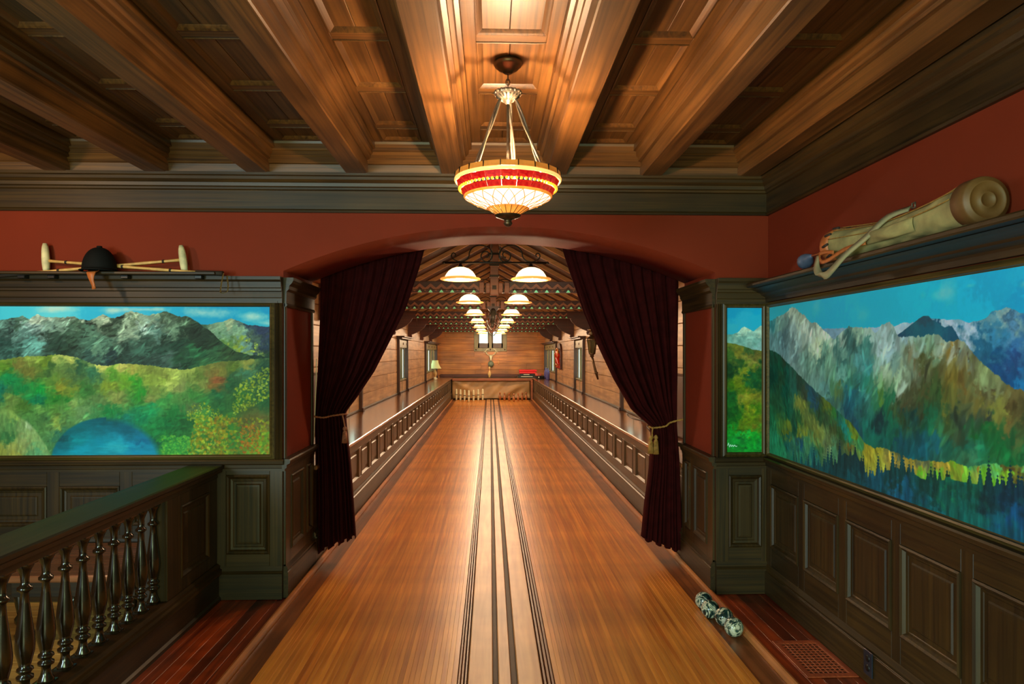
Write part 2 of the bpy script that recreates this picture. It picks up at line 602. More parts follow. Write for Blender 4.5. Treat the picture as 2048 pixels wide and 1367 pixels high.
# ------------------------------------------------------------------ coffered ceiling
ceiling = struct('ceiling', MB().box(LW, RW, BW, D, 2.885, 2.95), M['ceilX'])
bx = [px2w(p, 346, Y=D)[0] * 0 + (tan(atan((p - 1024) / F) + TH) * D) for p in (125, 321, 521, 717, 905, 1110, 1298, 1491)]
BP = [(-.125, 2.86), (-.125, 2.80), (-.108, 2.796), (-.104, 2.775), (-.088, 2.765), (-.086, 2.748), (-.067, 2.744), (-.067, ZB + .006), (-.061, ZB),
      (.061, ZB), (.067, ZB + .006), (.067, 2.744), (.086, 2.748), (.088, 2.765), (.104, 2.775), (.108, 2.796), (.125, 2.80), (.125, 2.86)]
for x in bx:
    obj('beam', MB().extr(BP, lambda a, b, t: (x + a, t, b), BW, D - .02), M['ceilY'], ceiling)
edges = [LW - .125] + bx + [RW + .02]
rows = [D - .14, 3.92, 3.37, 2.81, 2.26, 1.71, 1.16, .61]
for i in range(len(edges) - 1):
    x0, x1 = edges[i] + .125, edges[i + 1] - .125
    if x1 - x0 < .1: continue
    obj('crown', MB().extr([(D, ZB), (D - .035, ZB), (D - .04, 2.72), (D - .052, 2.724), (D - .060, 2.734), (D - .078, 2.756), (D - .084, 2.762), (D - .104, 2.786), (D - .110, 2.790), (D - .134, 2.822), (D - .14, 2.85), (D, 2.85)],
                           lambda a, b, t: (t, a, b), x0 - .06, x1 + .06), M['ceilX'], ceiling)
    sw = .055
    for xa, xb in ((x0, x0 + sw), (x1 - sw, x1)):
        obj('rail', MB().box(xa, xb, .55, D, ZC - .004, ZC + .03, .002), M['ceilY'], ceiling)
    for j, y in enumerate(rows):
        obj('rail', MB().box(x0 + sw, x1 - sw, y - .032, y + .032, ZC - .004, ZC + .03, .002), M['ceilX'], ceiling)
    for j in range(len(rows) - 1):
        ya, yb = rows[j + 1] + .032, rows[j] - .032
        w_ = x1 - x0 - 2 * sw
        obj('moulding', MB().rings((x0 + sw, ya, ZC), (1, 0, 0), (0, 1, 0), (0, 0, -1),
                                   [(0, .004), (.0, .007), (.006, .008), (.014, .003), (.024, -.005), (.028, -.009)], w_, yb - ya, cap=False), M['ceilY'], ceiling)
        xm = x0 + sw + w_ * random.uniform(.42, .58)
        for xa, xb in ((x0 + sw + .01, xm - .001), (xm + .001, x1 - sw - .01)):
            obj('board', MB().box(xa, xb, ya + .01, yb - .01, ZC + .008, ZC + .030, .0015), M['ceilY'], ceiling)

# ------------------------------------------------------------------ floors
floor = struct('floor', MB().box(LW, RW + .3, BW, D2, -.10, -.032), M['gutter'])


def boards(par, name, x0, x1, y0, y1, w, m, z=0.0, th=.031, along='Y', jit=.0006):
    """floor boards laid side by side, each its own piece"""
    lo, hi = (x0, x1) if along == 'Y' else (y0, y1)
    k = max(1, round((hi - lo) / w))
    st = (hi - lo) / k
    for i in range(k):
        a, b = lo + i * st, lo + (i + 1) * st
        dz = random.uniform(-jit, jit)
        q = MB().box(a + .0003, b - .0003, y0, y1, z - th, z + dz, .0012) if along == 'Y' else MB().box(x0, x1, a + .0004, b - .0004, z - th, z + dz, .0012)
        obj(name, q, m, par)


boards(floor, 'plank', -1.70, -1.27, 0.2, D, .058, M['redfloor'])
boards(floor, 'plank', 1.43, RW, 0.2, D, .066, M['redfloor'])
boards(floor, 'plank', LW, -1.80, 1.6, D, .085, M['yellowfloor'], along='X')

# ------------------------------------------------------------------ lanes
LX = ((-1.119, -.155), (.305, 1.262))
LEND = 22.78
for (x0, x1), lab in zip(LX, ('left-hand bowling lane of narrow honey maple boards, candlepins at its end', 'right-hand bowling lane of narrow honey maple boards, squat brown duckpins at its end')):
    t = thing('bowling_lane', lab, 'bowling lane', ((x0 + x1) / 2, .2, 0))
    k = 38
    st = (x1 - x0) / k
    pr = link('board', MB().box(-st / 2 + .0002, st / 2 - .0002, 0, LEND - .2, -.030, 0, .0006).mesh('board'), M['lane'], t)
    for i in range(k):
        o = pr if i == 0 else pr.copy()
        if i: COL.objects.link(o)
        o.location = (x0 + (i + .5) * st - (x0 + x1) / 2, 0, random.uniform(-.0003, .0003))
# flat gutters beside the lanes
for x0, x1, side in ((-1.234, -1.122, 'left'), (1.265, 1.394, 'right')):
    tag(obj('lane_gutter', MB().box(x0, x1, .2, LEND, -.03, -.010, .003), M['gutter']),
        'flat brown gutter board between %s lane and its rounded ball stop' % side, 'gutter')
for x, side in ((-1.252, 'left'), (1.412, 'right')):
    pr = [(-.020, -.02), (-.020, .012), (-.012, .022), (0, .026), (.010, .022), (.016, .012), (.016, -.02)]
    if side == 'right': pr = [(-a, b) for a, b in pr]
    tag(obj('ball_stop', MB().extr(pr, lambda a, b, t: (x + a, t, b), .2, LEND, False), M['stop']),
        'long rounded wooden ball stop strip along the %s side of the lanes' % side, 'strip')
# centre divider with its ball-return grooves
t = thing('centre_divider', 'pale polished divider strip with two dark grooves between the two lanes', 'divider', (.075, .2, 0))
def ystrip(name, a, b, z0, z1, m, c=.004):
    return obj(name, MB().box(a - .075, b - .075, 0, LEND - .2, z0, z1, c), m, t)
ystrip('groove_bed', -.15, .30, -.05, -.026, M['darkbed'], 0)
ystrip('top_board', -.104, .014, -.02, .012, M['strip'])
ystrip('top_board', .040, .100, -.02, .010, M['strip'])
ystrip('top_board', .130, .246, -.02, .012, M['strip'])
for a, b, s_ in ((-.152, -.108, 1), (.250, .302, -1)):
    for j, (u0, u1, zz) in enumerate(((0, .012, .006), (.014, .026, .011), (.028, .040, .004))):
        w_ = (b - a) / .040
        ystrip('edge_moulding', a + u0 * w_, a + u1 * w_, -.02, zz, M['edge'], .003)
obj('nail_hole', MB().lathe([(0, .0125), (.006, .0125)], (-.045 - 0, 5.0, 0), 8), M['black'], t)

# ------------------------------------------------------------------ alley shell
A0 = D2
floor_alley = struct('floor_alley', MB().box(AL - .3, AR + .3, A0, AE + .2, -.10, -.032), M['gutter'])
WIN = [(8.35, 9.75), (13.75, 15.15), (19.5, 23.5)]
WZ0, WZ1 = .97, 1.66
TAN = tan(radians(28))
RIDGE = 3.36
PLATE = RIDGE - (AR - .03) * TAN
wl = []
for nm, x, sx in (('wall_alley_left', AL, -1), ('wall_alley_right', AR, 1)):
    q = MB()
    xo = x + sx * .02
    ys = [A0]
    for a, b in WIN: ys += [a, b]
    ys.append(AE)
    for i in range(0, len(ys), 2):
        q.box(xo, x + sx * .05, ys[i], ys[i + 1], 0, PLATE + .1)
    for a, b in WIN:
        q.box(xo, x + sx * .05, a, b, 0, .96)
        q.box(xo, x + sx * .05, a, b, 1.67, PLATE + .1)
    w_ = struct(nm, q, M['plankY'])
    wl.append(w_)
    hgt = .225
    zc = CT
    k = 0
    while zc < PLATE:
        z1 = min(zc + hgt, PLATE)
        segs = []
        if zc < 1.80:
            for i in range(0, len(ys), 2):
                segs.append((ys[i], ys[i + 1]))
        else: segs.append((A0, AE))
        for s0, s1 in segs:
            c = s0
            while c < s1 - .01:
                e = min(s1, c + random.uniform(2.2, 4.2))
                if s1 - e < .8: e = s1
                obj('plank', MB().box(x, x + sx * .02, c + .001, e - .001, zc + .002, z1 - .003, .004), M['plankY'], w_)
                c = e
        zc = z1; k += 1
q = MB()
WX0, WX1, EZ0, EZ1 = -.545, .575, 1.62, 2.50
q.box(AL - .2, WX0, AE + .02, AE + .16, 0, 3.5); q.box(WX1, AR + .2, AE + .02, AE + .16, 0, 3.5)
q.box(WX0, WX1, AE + .02, AE + .16, 0, EZ0); q.box(WX0, WX1, AE + .02, AE + .16, EZ1, 3.5)
wall_end = struct('wall_alley_end', q, M['plankX'])
zc = .30
while zc < 3.3:
    z1 = zc + .225
    segs = [(AL, AR)] if (z1 <= EZ0 or zc >= EZ1) else [(AL, WX0), (WX1, AR)]
    for s0, s1 in segs:
        c = s0
        while c < s1 - .01:
            e = min(s1, c + random.uniform(1.2, 2.6))
            if s1 - e < .5: e = s1
            obj('plank', MB().box(c + .001, e - .001, AE, AE + .02, zc + .002, z1 - .003, .004), M['plankX'], wall_end)
            c = e
    zc = z1
# roof
RX = .047
q = MB()
for sx in (-1, 1):
    xe = RX + sx * 2.15
    ze = RIDGE + .075 - 2.15 * TAN
    q.add([(RX, A0 - .0, RIDGE + .075), (xe, A0, ze), (xe, AE + .3, ze), (RX, AE + .3, RIDGE + .075),
           (RX, A0, RIDGE + .15), (xe, A0, ze + .06), (xe, AE + .3, ze + .06), (RX, AE + .3, RIDGE + .15)],
          [(0, 1, 2, 3), (4, 7, 6, 5), (0, 4, 5, 1), (3, 2, 6, 7), (1, 5, 6, 2), (0, 3, 7, 4)])
ceil2 = struct('ceiling_alley', q, M['roof'])
L = 2.08
for sx in (-1, 1):
    mm_ = MB().add([(0, -.026, 0), (0, .026, 0), (sx * L, .026, -L * TAN), (sx * L, -.026, -L * TAN),
                    (0, -.026, .07), (0, .026, .07), (sx * L, .026, .07 - L * TAN), (sx * L, -.026, .07 - L * TAN)],
                   [(0, 1, 2, 3), (4, 7, 6, 5), (0, 4, 5, 1), (3, 2, 6, 7), (1, 5, 6, 2), (0, 3, 7, 4)]).mesh('rafter')
    y = 5.6
    while y < AE:
        o = link('rafter', mm_, M['rafter'], ceil2)
        o.location = (RX, y, RIDGE)
        y += .93
obj('ridge_beam', MB().box(RX - .03, RX + .03, A0, AE, RIDGE - .10, RIDGE + .12, .004), M['truss'], ceil2)
for sx, x in ((-1, AL), (1, AR)):
    obj('wall_plate', MB().box(x - sx * .05, x, A0, AE, PLATE - .06, PLATE + .02, .004), M['truss'], ceil2)

# ------------------------------------------------------------------ counters along the alley
CEND = 22.62
for nm, pl, fx, sx in (('left', Pl((CLX, 0, 0), (0, 1, 0), (1, 0, 0)), CLX, -1), ('right', Pl((CRX, 0, 0), (0, 1, 0), (-1, 0, 0)), CRX, 1)):
    t = thing('side_counter', 'long dark oak counter with small framed panels along the %s wall of the alley' % nm, 'counter', (0, 0, 0))
    wx = AL if sx < 0 else AR
    obj('body', MB().box(fx + sx * .018, wx, A0 + .005, AE - .01, .0, CT - .03), M['counterY'], t)
    obj('top', MB().box(fx - sx * .022, wx, A0 + .005, AE - .02, CT - .032, CT, .006), M['countertop'], t)
    obj('top_rail', pl.box(MB(), A0, CEND, .615, CT - .034, -.018, 0), M['counterY'], t)
    obj('bottom_rail', pl.box(MB(), A0, CEND, .235, .325, -.018, 0), M['counterY'], t)
    obj('plinth', pl.box(MB(), A0, CEND, .0, .195, -.018, .012), M['counterY'], t)
    obj('plinth_moulding', pl.mould(MB(), [(-.01, .19), (.018, .19), (.022, .198), (.012, .205), (.014, .222), (.004, .236), (-.01, .236)], A0, CEND), M['counterY'], t)
    obj('wall_moulding', MB().box(wx, wx - sx * .022, A0, AE - .02, CT, CT + .035, .008), M['counterY'], t)
    pitch, ww = .56, .43
    k = int((CEND - A0) / pitch)
    pitch = (CEND - A0) / k
    q = pl.panel(MB(), 0, ww, .325, .615, [(0, -.001), (0, .002), (.006, .004), (.012, -.004), (.022, -.016), (.05, -.016), (.058, -.008), (.07, -.007)])
    me = q.mesh('panel')
    q = pl.box(MB(), 0, pitch - ww, .325, .615, -.018, 0)
    ms = q.mesh('stile')
    for i in range(k):
        o = link('panel', me, M['counterZ'], t); o.location = (0, A0 + i * pitch + (pitch - ww), 0)
        o = link('stile', ms, M['counterZ'], t); o.location = (0, A0 + i * pitch, 0)

# ------------------------------------------------------------------ windows of the alley
gm, gn, gb = nt('window_glass')
gn.nodes.remove(gb)
tr = N(gn, 'ShaderNodeBsdfTransparent'); tr.inputs[0].default_value = (.93, .97, .95, 1)
gl = N(gn, 'ShaderNodeBsdfGlossy'); gl.inputs['Roughness'].default_value = .03
mx = N(gn, 'ShaderNodeMixShader')
mx.inputs[0].default_value = .07; gn.links.new(tr.outputs[0], mx.inputs[1]); gn.links.new(gl.outputs[0], mx.inputs[2])
gn.links.new(mx.outputs[0], gn.nodes['Material Output'].inputs['Surface'])
M['glass'] = gm
wi = 0
for sx, x in ((-1, AL), (1, AR)):
    for a, b in WIN:
        wi += 1
        n_l = 4 if b - a > 2 else 2
        xi = lambda d: x - sx * d          # d into the room
        fr_ = struct('window_%d' % wi, MB().box(xi(.02), xi(-.05), a + .06, b - .06, CT + .25, CT + .28, .003), M['frame'])
        for y in (a, b):
            q = MB().box(xi(-.02), xi(.055), y - .04, y + .04, CT, 1.84, .004)
            q.box(xi(.055), xi(.075), y - .055, y + .055, CT, CT + .05, .006)
            obj('post', q, M['framedark'], fr_)
        obj('apron', MB().box(xi(-.02), xi(.01), a + .045, b - .045, CT + .002, WZ0 - .02, .003), M['plankY'], fr_)
        obj('head_board', MB().box(xi(-.02), xi(.03), a + .045, b - .045, WZ1, 1.82, .004), M['frame'], fr_)
        q = MB().box(xi(-.02), xi(.16), a - .13, b + .13, 1.868, 1.892, .006)
        q.box(xi(-.02), xi(.11), a - .08, b + .08, 1.835, 1.868, .006)
        obj('cap', q, M['framedark'], fr_)
        st = (b - a) / n_l
        for i in range(1, n_l):
            y = a + i * st
            obj('mullion', MB().box(xi(-.03), xi(.015), y - .03, y + .03, CT + .03, WZ1, .004), M['frame'], fr_)
        for i in range(n_l):
            y0, y1 = a + i * st + .04, a + (i + 1) * st - .04
            s_ = obj('sash', MB().box(xi(-.05), xi(-.028), y0, y0 + .03, WZ0, WZ1).box(xi(-.05), xi(-.028), y1 - .03, y1, WZ0, WZ1)
                     .box(xi(-.05), xi(-.028), y0, y1, WZ0, WZ0 + .04).box(xi(-.05), xi(-.028), y0, y1, WZ1 - .03, WZ1), M['framedark'], fr_)
            obj('pane', MB().box(xi(-.042), xi(-.039), y0 + .028, y1 - .028, WZ0 + .038, WZ1 - .028), M['glass'], s_)
        for i in range(n_l + 1):
            y = min(max(a + i * st, a + .10), b - .10)
            obj('peg', MB().lathe([(0, .046), (.018, .044), (.026, .036), (.026, .028)], (0, 0, 0), 10, 'X').__class__().lathe(
                [(0, xi(.046)), (.026, xi(.040)), (.028, xi(.028))], (0, y, 1.745), 10, 'X'), M['framedark'], fr_)
# end wall window
fr_ = struct('window_%d' % (wi + 1), MB().box(WX0 - .01, WX1 + .01, AE - .035, AE + .05, EZ0 - .005, EZ0 + .11, .006), M['frame'])
xm = (WX0 + WX1) / 2
for a, b in ((WX0 - .01, WX0 + .13), (xm - .05, xm + .05), (WX1 - .13, WX1 + .01)):
    obj('post', MB().box(a, b, AE - .035, AE + .05, EZ0 + .11, EZ1, .006), M['frame'], fr_)
obj('head_board', MB().box(WX0 - .01, WX1 + .01, AE - .035, AE + .05, EZ1 - .1, EZ1, .006), M['frame'], fr_)
for a, b in ((WX0 + .13, xm - .05), (xm + .05, WX1 - .13)):
    s_ = obj('sash', MB().box(a, a + .045, AE - .01, AE + .03, EZ0 + .11, EZ1 - .1, .004).box(b - .045, b, AE - .01, AE + .03, EZ0 + .11, EZ1 - .1, .004)
             .box(a, b, AE - .01, AE + .03, EZ0 + .11, EZ0 + .28, .004).box(a, b, AE - .01, AE + .03, EZ1 - .15, EZ1 - .1, .004), M['framedark'], fr_)
    obj('pane', MB().box(a + .04, b - .04, AE + .008, AE + .012, EZ0 + .275, EZ1 - .14), M['glass'], s_)
for x in (WX0 + .06, xm, WX1 - .06):
    obj('peg', MB().lathe([(0, AE - .05), (.022, AE - .048), (.026, AE - .034)], (x, 0, EZ0 + .055), 10, 'Y'), M['framedark'], fr_)

# ------------------------------------------------------------------ roof trusses
def corbel(sx):
    w = abs((AL if sx < 0 else AR) - RX)
    pr = [(0, 2.34), (0, 1.905), (.035, 1.89), (.075, 1.90), (.085, 1.94), (.07, 1.965), (.12, 1.985), (.20, 2.02), (.29, 2.07), (.36, 2.135), (.40, 2.205), (.46, 2.215), (.46, 2.34)]
    return MB().extr([(sx * (w - .004 - d), z) for d, z in pr], lambda a, b, t: (a, t, b), -.03, .05)


ZT0 = 2.207
def make_truss():
    t = thing('roof_truss', 'truss', 'truss', (RX, 7.5, 0))
    for sx in (-1, 1):
        w = abs((AL if sx < 0 else AR) - RX)
        obj('tie_beam', MB().box(sx * .11, sx * (w - .004), .0, .07, ZT0, ZT0 + .125, .003), M['trussdark'], t)
        q = MB()
        x = .165
        pt = .118
        zz = []
        while x < 1.60:
            for (xa, za, xb, zb_) in ((x, ZT0 + .012, x + pt / 2, ZT0 + .062), (x + pt / 2, ZT0 + .062, x + pt, ZT0 + .012)):
                pr = [(sx * xa, za), (sx * xb, zb_), (sx * xb, zb_ + .038), (sx * xa, za + .038)]
                q.extr(pr, lambda a, b, s: (a, s, b), -.028, -.001)
            x += pt
        obj('zigzag_board', q, M['truss'], t)
        obj('end_block', MB().box(sx * .112, sx * .165, -.03, .02, ZT0 - .006, ZT0 + .112, .004), M['truss'], t)
        x = .165 + pt / 2
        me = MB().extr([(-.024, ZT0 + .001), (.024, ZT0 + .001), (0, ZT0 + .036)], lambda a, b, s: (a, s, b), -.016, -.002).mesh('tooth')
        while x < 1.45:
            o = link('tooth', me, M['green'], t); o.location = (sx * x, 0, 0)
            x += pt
        obj('bottom_strip', MB().box(sx * .165, sx * 1.5, -.032, .0, ZT0 - .008, ZT0 - .0005, .001), M['truss'], t)
        obj('corbel', corbel(sx), M['trussdark'], t)
        obj('tie_rod', MB().tube([(sx * .2, -.05, ZT0 + .03 - .0), (sx * 1.42, -.05, ZT0 + .03), (sx * 1.42, -.05, ZT0 - .16)], .005, 6), M['bronze'], t)
        for xx in (.075, .095): pass
        obj('side_plate', MB().box(sx * .047, sx * .092, -.035, .03, ZT0 - .004, ZT0 + .104, .003), M['truss'], t)
        obj('strap', MB().box(sx * .096, sx * .104, -.02, .03, ZT0 - .002, ZT0 + .104, .001), M['iron'], t)
    obj('king_post', MB().box(-.046, .046, -.045, .045, ZT0 - .03, RIDGE - .06, .004), M['truss'], t)
    q = MB().rings((-.022, -.046, ZT0 + .032), (1, 0, 0), (0, 0, 1), (0, -1, 0), [(0, 0), (0, .012), (.008, .012), (.010, .002)], .044, .044)
    obj('peg_plate', q, M['iron'], t)
    z = ZT0 + .17
    for k in range(5):
        obj('strap', MB().box(-.052, .052, -.053, .053, z, z + .022, .002), M['iron'], t)
        z += .12
    return t


tr0 = make_truss()
ORD = ['first', 'second', 'third', 'fourth', 'fifth', 'sixth', 'seventh']
for i in range(6):
    o = tr0 if i == 0 else copy_tree(tr0)
    o.location = (RX, 7.5 + 2.7 * i, 0)
    tag(o, 'dark truss with zigzag tie beam and pale daylight-green teeth, %s from the arch' % (ORD[i] if i < 5 else 'farthest'), 'truss', 'zigzag roof trusses of the alley')

# ------------------------------------------------------------------ twin lamps hung down the middle of the alley
M['shade'] = glow('lit_opal_glass', (255, 216, 156), 3.2)
M['shaderim'] = glow('lit_amber_rim', (255, 168, 78), .78)
LY = [5.9 + 2.7 * i for i in range(7)]


def c2w(cx, cy):
    x, _, z = px2w(780 + cx / 4.876, 480 + cy / 4.876, Y=5.9)
    return (x - .05, 0, z)


def smooth(pts, k=5):
    out = []
    P = [Vector(p) for p in pts]
    for i in range(len(P) - 1):
        p0, p1, p2, p3 = P[max(i - 1, 0)], P[i], P[i + 1], P[min(i + 2, len(P) - 1)]
        for j in range(k):
            u = j / k
            out.append(.5 * ((2 * p1) + (-p0 + p2) * u + (2 * p0 - 5 * p1 + 4 * p2 - p3) * u * u + (-p0 + 3 * p1 - 3 * p2 + p3) * u ** 3))
    out.append(P[-1])
    return out


sc_pts = [(632, 160), (640, 138), (622, 122), (602, 135), (603, 165), (630, 190), (680, 208), (735, 195), (768, 160), (778, 110), (815, 65), (880, 48), (945, 62), (985, 100), (998, 150), (975, 195), (935, 208), (898, 185), (888, 150), (905, 118), (940, 108), (965, 130), (955, 160), (930, 165)]
scroll = smooth([c2w(*p) for p in sc_pts], 4)
t = thing('twin_lamp', 'lamp', 'lamp', (.05, 5.9, 0))
BZ = 2.323
obj('bar', MB().tube([(-.44, 0, BZ), (.44, 0, BZ)], .010, 8).lathe([(0, -.462), (.012, -.455), (.014, -.445), (.006, -.436)], (0, 0, BZ), 8, 'X').lathe([(0, .462), (.012, .455), (.014, .445), (.006, .436)], (0, 0, BZ), 8, 'X'), M['iron'], t)
for sx in (-1, 1):
    obj('scroll', MB().tube([(-sx * p.x * 1.0 if True else 0, 0, p.z) for p in scroll], .006, 6), M['iron'], t)
    ch = MB()
    z = BZ + .01
    k = 0
    while z < RIDGE - .12:
        ch.tube([(sx * .036 + (.008 if k % 2 else 0) * cos(a), (0 if k % 2 else .008) * cos(a), z + .014 + .014 * sin(a)) for a in [2 * pi * j / 8 for j in range(8)]], .0028, 5, closed=True)
        z += .024; k += 1
    obj('chain', ch, M['silver'], t)
    xs_ = sx * .305
    obj('stem', MB().lathe([(.004, 2.32), (.012, 2.315), (.014, 2.30), (.024, 2.292), (.030, 2.282), (.0, 2.279)], (xs_, 0, 0), 12), M['iron'], t)
    sh = obj('shade', MB().lathe([(0, 2.284), (.04, 2.282), (.075, 2.270), (.105, 2.248), (.125, 2.220), (.137, 2.196), (.132, 2.196), (.118, 2.220), (.098, 2.244), (.07, 2.262), (.0, 2.276)], (xs_, 0, 0), 24), M['shade'], t)
    obj('shade_rim', MB().lathe([(.137, 2.198), (.150, 2.192), (.168, 2.190), (.175, 2.184), (.172, 2.176), (.150, 2.172), (.132, 2.176), (.131, 2.192)], (xs_, 0, 0), 24), M['shaderim'], sh)
tw0 = t
for i, y in enumerate(LY):
    o = tw0 if i == 0 else copy_tree(tw0)
    o.location = (.05, y, 0)
    tag(o, 'black scrolled bar with two glowing dome shades, %s from the arch' % (ORD[i] if i < 6 else 'farthest'), 'lamp', 'twin lamps hanging down the middle of the alley')
    for sx in (-1, 1):
        lamp('POINT', 'alley_bulb', (.05 + sx * .305, y, 2.165), 42, (1.0, .69, .42), .05)

# ------------------------------------------------------------------ pins
lamp('SPOT', 'added_pin_fill', (.05, 19.9, 2.10), 130, (1.0, .84, .60), .08, (radians(48), 0, 0)).data.spot_size = radians(75)  # spot added to brighten the pins; it belongs to no fixture
CP = [(0, 0), (.026, .002), (.028, .03), (.034, .13), (.036, .188), (.034, .25), (.029, .33), (.026, .355), (.018, .368), (0, .372)]
DP = [(0, 0), (.022, .002), (.026, .02), (.042, .06), (.048, .085), (.044, .115), (.028, .155), (.018, .185), (.018, .20), (.026, .225), (.026, .242), (.017, .255), (0, .26)]
TP = [(0, 0), (.028, .002), (.034, .04), (.054, .09), (.060, .12), (.054, .165), (.034, .215), (.023, .255), (.024, .285), (.032, .325), (.030, .355), (.016, .376), (0, .38)]
def pinmesh(prof, m):
    return MB().lathe([(r, z) for r, z in prof], (0, 0, 0), 16).mesh('body')
cpm, dpm = pinmesh(CP, 0), pinmesh(DP, 0)
cbm = MB().lathe([(.0355, .176), (.0375, .178), (.0375, .196), (.0355, .198)], (0, 0, 0), 16).mesh('band')
dbm = MB().lathe([(.018, .184), (.0205, .186), (.0205, .196), (.018, .198)], (0, 0, 0), 16).mesh('band')
pinpos = [(-.435, .78), (-.29, .52), (-.145, .26), (0, 0), (.145, .26), (.29, .52), (.435, .78)]
names = ['leftmost', 'second from the left', 'third from the left', 'frontmost, at the middle', 'third from the right', 'second from the right', 'rightmost']
for i, (dx, dy) in enumerate(pinpos):
    t = thing('candlepin', 'tall cream candlepin with dark waist band, %s of the left lane pins' % names[i], 'bowling pin', (-.675 + dx, 21.8 + dy, 0), 0, 'candlepins on the left lane')
    link('body', cpm, M['pinc'], t); link('band', cbm, M['band'], t)
for i, (dx, dy) in enumerate(pinpos):
    t = thing('duckpin', 'short squat orange-brown duckpin, %s of the right lane pins' % names[i], 'bowling pin', (.765 + dx, 21.85 + dy, 0), 0, 'duckpins on the right lane')
    link('body', dpm, M['pind'], t); link('band', dbm, M['band'], t)

# ------------------------------------------------------------------ the end of the alley
t = thing('end_shelf', 'dark shelf across the end wall behind the pins', 'shelf', (0, 23.3, 0))
obj('board', MB().box(CLX + .025, CRX - .025, -.42, .49, CT - .035, CT, .006), M['counterX'], t)
obj('front_rail', MB().box(CLX + .025, CRX - .025, -.45, -.42, CT - .09, CT - .012, .005), M['truss'], t)
obj('back_board', MB().box(CLX - .45, CRX + .35, .455, .49, CT + .001, CT + .10, .006), M['trussdark'], t)
leather = plain('brown_leather', (156, 116, 68), rough=.55, var=.25, scale=3)
q = MB()
nu, nv = 60, 20
xa, xb = CLX + .02, CRX - .10
for j in range(nv + 1):
    for i in range(nu + 1):
        u, v = i / nu, j / nv
        x = xa + (xb - xa) * u
        z = .655 - .62 * v + .02 * sin(u * pi * 4) * (1 - v)
        y = 22.98 - .10 * v - .03 * sin(u * 9 + v * 4) * v - .018 * sin(u * 31 + v * 7) - .05 * math.exp(-((u - v * .4) / .08) ** 2) - .05 * math.exp(-((1 - u - v * .4) / .08) ** 2)
        q.v.append((x, y, z))
for j in range(nv):
    for i in range(nu):
        a = j * (nu + 1) + i
        q.f.append((a, a + 1, a + nu + 2, a + nu + 1)); q.sm.append(True)
cl = obj('pit_curtain', q, leather)
md = cl.modifiers.new('thick', 'SOLIDIFY'); md.thickness = .006
tag(cl, 'brown leather curtain hung behind the pins at the end of the lanes', 'curtain')
tag(obj('pit_post', MB().box(CRX - .09, CRX - .02, 22.62, 22.70, 0, .665, .006), M['truss']), 'square wooden post closing the right end of the pin pit', 'post')
struct('wall_pit', MB().box(AL, AR, 23.25, 23.30, -.03, CT - .04), M['trussdark'])
floor_pit = struct('floor_pit', MB().box(AL, AR, 22.79, 23.25, -.03, -.012), M['gutter'])

# ten-pin on the shelf
t = thing('tenpin', 'amber wooden tenpin with two red neck rings standing on the end shelf', 'bowling pin', ((979 - 980) / F * 23.2, 23.2, CT + .001))
obj('body', MB().lathe(TP, (0, 0, 0), 18), M['pinl'], t)
obj('band', MB().lathe([(.023, .252), (.0265, .254), (.0265, .262), (.024, .264)], (0, 0, 0), 18).lathe([(.024, .276), (.0275, .278), (.0275, .286), (.025, .288)], (0, 0, 0), 18), M['leadred'], t)
# skull trophy with antlers on the end wall, over a dark ball
bone = plain('old_bone', (216, 214, 176), rough=.6, var=.15, scale=30)
t = thing('antler_trophy', 'bleached skull with curved antlers mounted on the end wall', 'trophy', (.03, AE - .02, 1.42))
obj('mount', MB().lathe([(0, -.05), (.05, -.045), (.06, -.02), (.06, 0)], (0, 0, -.02), 14, 'Y'), M['framedark'], t)
obj('skull', MB().tube(smooth([(0, -.07, .04), (0, -.11, .0), (0, -.15, -.06), (0, -.16, -.13)], 3), [.045, .052, .056, .052, .046, .04, .034, .028, .024, .018][:10], 10).sphere((-.03, -.15, -.0), .016, 8, 6).sphere((.03, -.15, 0), .016, 8, 6), bone, t)
for sx in (-1, 1):
    q = MB().tube(smooth([(sx * .03, -.07, .05), (sx * .09, -.09, .07), (sx * .16, -.13, .13), (sx * .175, -.17, .20), (sx * .13, -.2, .265), (sx * .07, -.2, .28)], 4), .013, 7)
    q.tube([(sx * .16, -.12, .13), (sx * .11, -.16, .19)], [.010, .003], 6)
    q.tube([(sx * .17, -.16, .20), (sx * .23, -.18, .18), (sx * .24, -.18, .12)], [.010, .007, .003], 6)
    obj('antler', q, bone, t)
ballm = plain('speckled_ball', (110, 120, 100), rough=.2, var=.5, scale=40)
tag(obj('bowling_ball', MB().sphere((.03, AE - .14, 1.18), .105, 22, 14), ballm), 'mottled grey green bowling ball mounted below the antlers', 'ball')
tag(obj('hanging_pendant', MB().tube([(.30, AE - .03, 1.44), (.30, AE - .03, 1.30)], .004, 5).tube([(.30, AE - .03, 1.30), (.30, AE - .03, 1.16)], [.010, .016], 8), M['pinl']), 'thin pale stick hanging on the end wall beside the antlers', 'ornament')

